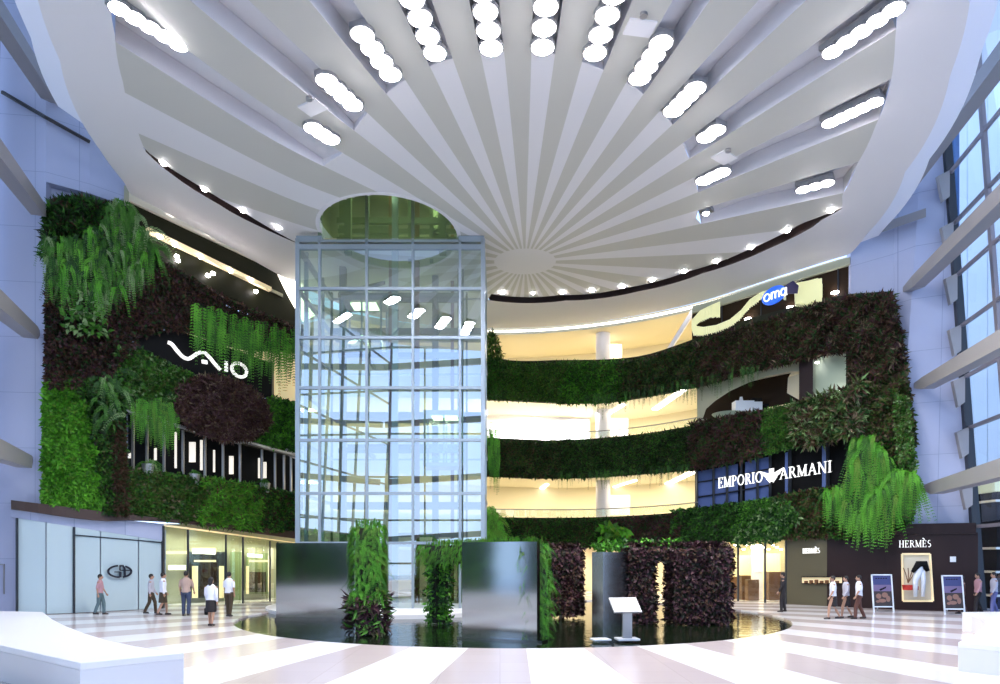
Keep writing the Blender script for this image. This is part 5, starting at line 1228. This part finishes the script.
P_('tree_fern_plants', 'palm-like pale fern rosettes left of the dark lower shop', [(94, 372), (122, 370), (132, 410), (122, 430), (98, 425)], 60, 'frond', .75, ['leaf_pale', 'leaf_green', 'leaf_deep'], [.12, .48, .4], seed=9, off=1.0)
P_('brown_stem_plants', 'narrow reddish brown stem of foliage at the left edge of the lower shop', [(115, 425), (124, 425), (128, 516), (116, 514)], 1300, 'spiky', .28, ['stem_brown', 'leaf_brown', 'leaf_deep'], [.5, .3, .2], seed=10, off=.5)
P_('leafy_shrub_plants', 'green leafy foliage just below the black script sign fascia', [(118, 350), (138, 348), (165, 362), (200, 378), (170, 402), (140, 400), (124, 410), (115, 380)], 4200, 'bush', .30, ['leaf_green', 'leaf_deep', 'leaf_olive', 'leaf_pale'], [.4, .3, .2, .1], seed=11, bulge=.6)
P_('round_brown_shrub_plants', 'rounded reddish brown bush hanging between the script sign and the lower left shop', [(222+49*math.cos(a)-.0, 409+32*math.sin(a)+8*math.cos(a)) for a in np.linspace(0, 2*PI, 20)], 8000, 'spiky', .30, ['leaf_brown', 'leaf_mauve', 'leaf_purple', 'leaf_tan'], [.42, .28, .2, .10], seed=12, off=.3, bulge=1.1)
P_('grass_tuft_plants', 'tuft of long grass-like leaves left of the rounded brown bush', [(130, 398), (170, 396), (178, 412), (168, 425), (140, 415)], 170, 'strand', 1.1, ['leaf_bright', 'leaf_green', 'leaf_lime'], [.4, .4, .2], seed=13, off=.6)
P_('green_shrub_plants', 'mid green foliage right of the rounded brown bush beside the lift tower', [(268, 396), (300, 404), (300, 452), (282, 450), (255, 442), (266, 420)], 3200, 'bush', .26, ['leaf_green', 'leaf_bright', 'leaf_deep'], [.5, .25, .25], seed=14)
P_('olive_ground_cover_plants', 'olive green foliage at the lower left parapet under the dark shop', [(122, 468), (180, 475), (212, 482), (205, 524), (126, 514)], 6500, 'bush', .27, ['leaf_olive', 'leaf_deep', 'leaf_green', 'leaf_tan'], [.45, .25, .25, .05], seed=15, bulge=.5)
P_('lime_shrub_plants', 'lime green foliage in the middle of the lower left parapet', [(205, 478), (255, 486), (262, 505), (258, 530), (200, 524)], 5200, 'spiky', .34, ['leaf_lime', 'leaf_bright', 'leaf_green', 'leaf_brown'], [.3, .3, .3, .1], seed=16, bulge=.7)
P_('dark_parapet_plants', 'dark brown green foliage at the right end of the lower left parapet', [(255, 486), (300, 494), (300, 534), (256, 530)], 3300, 'bush', .26, ['leaf_deep', 'leaf_green', 'leaf_brown', 'leaf_lime'], [.4, .25, .25, .1], seed=17)
for i, (x, y, l) in enumerate([(148, 464, 'leftmost'), (194, 474, 'middle'), (265, 483, 'rightmost')]):
    p = PW(x, y, .35); e = empty('potted_palm', p-Vector((0, 0, .5)), 'small potted palm on the ledge of the dark lower left shop, %s of three' % l, 'potted plant', 'potted palms at the lower left shop')
    k = MB(); k.cyl(p-Vector((0, 0, .5)), p, .2, 14, 0, .26); k.build('pot', 'metal_grey', e)
    n_ = 22; pos = np.repeat(np.array([p]), n_, 0)+rng.normal(size=(n_, 3))*.04; a = rng.uniform(0, 2*PI, n_); nr = unit(np.stack([np.cos(a), np.sin(a), np.full(n_, .9)], 1))
    foliage('fronds', pos, nr, 'frond', .8, ['leaf_green', 'leaf_pale'], [.7, .3], e)

# right living wall
P_('green_pillar_plants', 'green foliage pillar beside the lift tower at the top gallery', [(484, 333), (492, 331), (498, 340), (503, 360), (501, 399), (486, 398)], 1500, 'spiky', .32, ['leaf_green', 'leaf_deep', 'leaf_olive'], [.4, .4, .2], seed=20, off=.5)
P_('hanging_strand_plants', 'bright green strands hanging beside the lift tower at the middle gallery', [(487, 420), (497, 420), (501, 440), (498, 470), (489, 465)], 70, 'strand', 1.3, ['leaf_bright', 'leaf_green'], [.6, .4], seed=21, off=.6)
P_('bright_fern_plants', 'bright green fern clump beside the lift tower at the lower gallery', [(486, 508), (495, 506), (501, 520), (501, 540), (487, 540)], 110, 'frond', .9, ['leaf_bright', 'leaf_lime'], [.6, .4], seed=22, off=.6)
def between(a, b, x0, x1, dt=0, db=0, n=8):
    xs = frange(x0, x1, (x1-x0)/n); return [(x, smooth(a, x)+dt) for x in xs]+[(x, smooth(b, x)+db) for x in reversed(xs)]
P_('olive_shrub_plants', 'olive green foliage on the left part of the upper parapet', between(A_top, A_bot, 487, 565, dt=5), 5200, 'spiky', .30, ['leaf_olive', 'leaf_green', 'leaf_deep', 'leaf_lime'], [.35, .3, .25, .1], seed=23, bulge=.5)
P_('green_grass_plants', 'green grassy foliage on the middle part of the upper parapet', between(A_top, A_bot, 560, 625, dt=5, db=1), 4400, 'spiky', .36, ['leaf_green', 'leaf_bright', 'leaf_deep', 'leaf_olive'], [.35, .2, .3, .15], seed=24, bulge=.5)
P_('dark_green_shrub_plants', 'dark green foliage right of the middle of the upper parapet', between(A_top, A_bot, 618, 705, dt=5), 5600, 'bush', .27, ['leaf_deep', 'leaf_olive', 'leaf_black', 'leaf_brown'], [.35, .25, .25, .15], seed=25, bulge=.6)
P_('brown_shrub_plants', 'brown purple foliage under the dark top shop on the upper parapet', between(A_top, A_bot, 695, 800, dt=9), 8200, 'spiky', .32, ['leaf_brown', 'leaf_purple', 'leaf_deep', 'leaf_olive', 'leaf_tan'], [.38, .2, .2, .16, .06], seed=26, bulge=.8)
P_('brown_corner_plants', 'thick brown foliage filling the upper right corner of the living wall', [(792, 312), (850, 298), (891, 295), (900, 330), (906, 372), (850, 380), (850, 350), (792, 360)], 9500, 'spiky', .36, ['leaf_brown', 'leaf_purple', 'leaf_deep', 'leaf_tan'], [.42, .2, .26, .12], seed=27, bulge=.9)
P_('fringe_plants', 'thin strands hanging from the lower edge of the upper parapet', between(A_bot, A_bot, 585, 760, dt=-10, db=-3), 90, 'strand', .95, ['leaf_green', 'leaf_deep'], [.5, .5], seed=28, off=.6)
P_('moss_cover_plants', 'dark mossy foliage at the left of the middle parapet', between(B_top, B_bot, 487, 570, dt=3), 5200, 'bush', .24, ['leaf_deep', 'leaf_olive', 'leaf_black', 'leaf_brown'], [.35, .25, .25, .15], seed=29, bulge=.4)
P_('black_green_plants', 'very dark green foliage across the middle parapet', between(B_top, B_bot, 562, 705, dt=3), 8200, 'spiky', .28, ['leaf_deep', 'leaf_black', 'leaf_olive', 'leaf_green'], [.35, .3, .2, .15], seed=30, bulge=.5)
P_('fringe_plants', 'thin strands hanging from the lower edge of the middle parapet', between(B_bot, B_bot, 555, 690, dt=-8, db=-3), 60, 'strand', .8, ['leaf_green', 'leaf_deep'], [.5, .5], seed=31, off=.6)
P_('brown_fern_plants', 'brown and purple foliage right of the middle on the middle parapet', between(B_top, B_bot, 690, 760), 4400, 'spiky', .36, ['leaf_brown', 'leaf_purple', 'leaf_mauve', 'leaf_deep'], [.35, .2, .15, .3], seed=32, bulge=.7)
P_('moss_patch_plants', 'smooth green mossy patch left of the tan fern on the middle parapet', between(B_top, B_bot, 752, 800), 3000, 'bush', .2, ['leaf_green', 'leaf_deep', 'leaf_olive'], [.4, .35, .25], seed=33, bulge=.3)
P_('tan_fern_plants', 'tan and pale green ferny foliage above the right end of the serif sign', [(790, 405), (850, 388), (862, 380), (862, 430), (820, 444), (795, 446)], 2600, 'spiky', .5, ['leaf_tan', 'leaf_pale', 'leaf_olive', 'leaf_brown', 'leaf_deep'], [.22, .2, .22, .16, .2], seed=34, bulge=.9, off=.4)
P_('right_column_plants', 'brown olive foliage column at the right end between the galleries', [(850, 365), (906, 365), (912, 410), (917, 445), (905, 455), (856, 450), (850, 430)], 5600, 'bush', .27, ['leaf_olive', 'leaf_brown', 'leaf_deep', 'leaf_tan'], [.35, .25, .25, .15], seed=35, bulge=.6)
P_('pale_edge_plants', 'pale leafy edge of the foliage column on the right', [(893, 390), (909, 400), (916, 470), (900, 470)], 700, 'bush', .25, ['leaf_olive', 'leaf_pale', 'leaf_green'], [.4, .2, .4], seed=36, off=.5)
P_('dark_grass_plants', 'dark green grassy foliage at the left of the lower parapet', between(C_top, C_bot, 487, 610, dt=4), 7600, 'spiky', .30, ['leaf_deep', 'leaf_green', 'leaf_brown', 'leaf_black'], [.35, .25, .2, .2], seed=37)
P_('birds_nest_fern_plants', 'broad-leaved light green fern rosette at the middle of the lower parapet', [(600, 528), (626, 526), (628, 545), (605, 550)], 110, 'bush', .6, ['leaf_bright', 'leaf_lime', 'leaf_green'], [.35, .25, .4], seed=38, off=.7)
P_('purple_patch_plants', 'dark red purple foliage patch on the lower parapet behind the purple arch', between(C_top, C_bot, 608, 680, dt=4), 4400, 'bush', .26, ['leaf_purple', 'leaf_brown', 'leaf_deep'], [.45, .25, .3], seed=39)
P_('deep_green_plants', 'deep green foliage right of the purple patch on the lower parapet', between(C_top, C_bot, 672, 735), 3600, 'bush', .30, ['leaf_deep', 'leaf_green', 'leaf_black'], [.5, .3, .2], seed=40)
P_('moss_lawn_plants', 'smooth green mossy strip under the serif sign', between(C_top, C_bot, 728, 785), 4200, 'bush', .16, ['leaf_green', 'leaf_deep', 'leaf_bright'], [.45, .4, .15], seed=41, bulge=.25)
P_('variegated_shrub_plants', 'shrub with small pale leaves under the serif sign', [(735, 528), (760, 510), (785, 498), (800, 520), (775, 542), (735, 546)], 900, 'bush', .30, ['leaf_pale', 'leaf_green', 'leaf_deep'], [.13, .37, .5], seed=42, off=.5)
P_('brown_green_plants', 'brown green foliage at the right end of the lower parapet', between(C_top, C_bot, 775, 855), 5200, 'bush', .25, ['leaf_brown', 'leaf_deep', 'leaf_olive'], [.3, .4, .3], seed=43)
P_('large_fern_plants', 'large bright green hanging fern mass at the lower right of the living wall', [(853, 440), (875, 436), (893, 470), (916, 474), (920, 490), (900, 496), (880, 520), (856, 516), (828, 500), (824, 490), (850, 484)], 900, 'droop', 1.5, ['leaf_bright', 'leaf_lime', 'leaf_green', 'leaf_deep'], [.5, .12, .26, .12], seed=44, off=.8, bulge=.7)
P_('fern_understorey_plants', 'dark foliage behind the large bright fern at right', [(848, 440), (912, 440), (912, 520), (888, 535), (832, 538), (828, 500), (848, 484)], 5000, 'bush', .3, ['leaf_deep', 'leaf_green', 'leaf_brown'], [.5, .3, .2], seed=45, off=.2)
struct('wall_green_corner', px_wall('a', frange(846, 893, 8), fn([(846, 294), (893, 291)]), lambda x: 542, 0, .3, None), 'dark_parapet')
struct('wall_green_corner_lower', px_wall('a', frange(893, 912, 8), lambda x: 375 if x < 900 else 400, lambda x: 540, 0, .2, None), 'dark_parapet')
struct('trim_47', px_wall('a', frange(903, 911, 8), lambda x: 385, lambda x: 470, -.02, .1, None), 'metal_grey')

# ------------------------------------------------------------------ lights
def area(loc, size, power, col=(1, .9, .7), rot=(0, 0, 0), sy=None):
    l = bpy.data.lights.new('interior_light', 'AREA'); l.shape = 'RECTANGLE'; l.size = size; l.size_y = sy or size; l.energy = power; l.color = col
    o = bpy.data.objects.new('interior_light', l); COL.objects.link(o); o.location = loc; o.rotation_euler = rot; return o
for lev, pw in ((A_bot, 170), (B_bot, 170)):
    for x in (350, 430, 520, 580, 640, 700):
        p = PB(x, smooth(lev, x), 0, 3.4); area(p-Vector((0, 0, .12)), 2.0, pw, (1, .88, .66))
for x in (350, 520, 600, 670):
    p = PB(x, CEIL_B(x), 0, 3.6); area(p-Vector((0, 0, .15)), 2.0, 260, (1, .88, .66))
for x in (500, 540, 580): p = PB(x, smooth(A_bot, x), 0, 2.6); area(p-Vector((0, 0, .3)), 2, 420, (.92, .93, 1))
for x in (500, 560, 620, 680, 740, 775): p = PB(x, smooth(C_bot, x), 0, 2.6); area(p-Vector((0, 0, .12)), 2.0, 130, (1, .88, .66))
for x in (175, 207, 235, 265, 292): p = PW(x, ytf(x)-1, -1.2); area(p-Vector((0, 0, .2)), 1.2, 55, (1, 1, .82))
for x in (720, 800): p = PW(x, CEIL_B(x)+6, -1.4); area(p, 1.5, 60, (1, .85, .5))
for x in (725, 770, 832): p = PW(x, smooth(A_bot, x)-2, -1.7); area(p-Vector((0, 0, .1)), 1.5, 90, (1, .9, .6))
p = Vector((-4.7, 33.2, 20.5)); area(p, 3, 600, (.95, 1, .6))  # greenish lamps added, here and below, to brighten the lift shaft and tower
area(Vector((-4.7, 35.9, 15.9)), .5, 200, (.9, 1, .6)); area(Vector((-4.7, 35.9, 13.3)), .5, 150, (.95, 1, .6)); area(Vector((-4.7, 35.9, 9.1)), .5, 80, (.95, 1, .8))
# daylight world: paler near the horizon, bluer overhead
wd = bpy.data.worlds.new('daylight'); SC.world = wd; wd.use_nodes = True; nt = wd.node_tree; bg = nt.nodes['Background']
tc = nt.nodes.new('ShaderNodeTexCoord'); sp = nt.nodes.new('ShaderNodeSeparateXYZ'); rp_ = nt.nodes.new('ShaderNodeValToRGB')
nt.links.new(tc.outputs['Generated'], sp.inputs[0]); nt.links.new(sp.outputs['Z'], rp_.inputs['Fac']); nt.links.new(rp_.outputs['Color'], bg.inputs['Color'])
rp_.color_ramp.elements[0].position = 0; rp_.color_ramp.elements[0].color = (.60, .76, 1, 1); rp_.color_ramp.elements[1].position = .7; rp_.color_ramp.elements[1].color = (.26, .46, 1, 1)
bg.inputs['Strength'].default_value = 2.35

# ------------------------------------------------------------------ camera
cam = bpy.data.cameras.new('camera'); co = bpy.data.objects.new('camera', cam); COL.objects.link(co); SC.camera = co
co.location = (0, 0, CZ); co.rotation_euler = (PI/2, 0, 0); cam.sensor_width = 36; cam.lens = 36*F/1000; cam.shift_y = (HY-342)/1000; cam.clip_end = 400
vs = SC.view_settings; vs.view_transform = 'Standard'; vs.look = 'None'; vs.gamma = 1; vs.use_curve_mapping = False; vs.exposure = 0.0
SC.cycles.max_bounces = 8; SC.cycles.transparent_max_bounces = 16; SC.cycles.use_denoising = True; SC.cycles.sample_clamp_indirect = 6
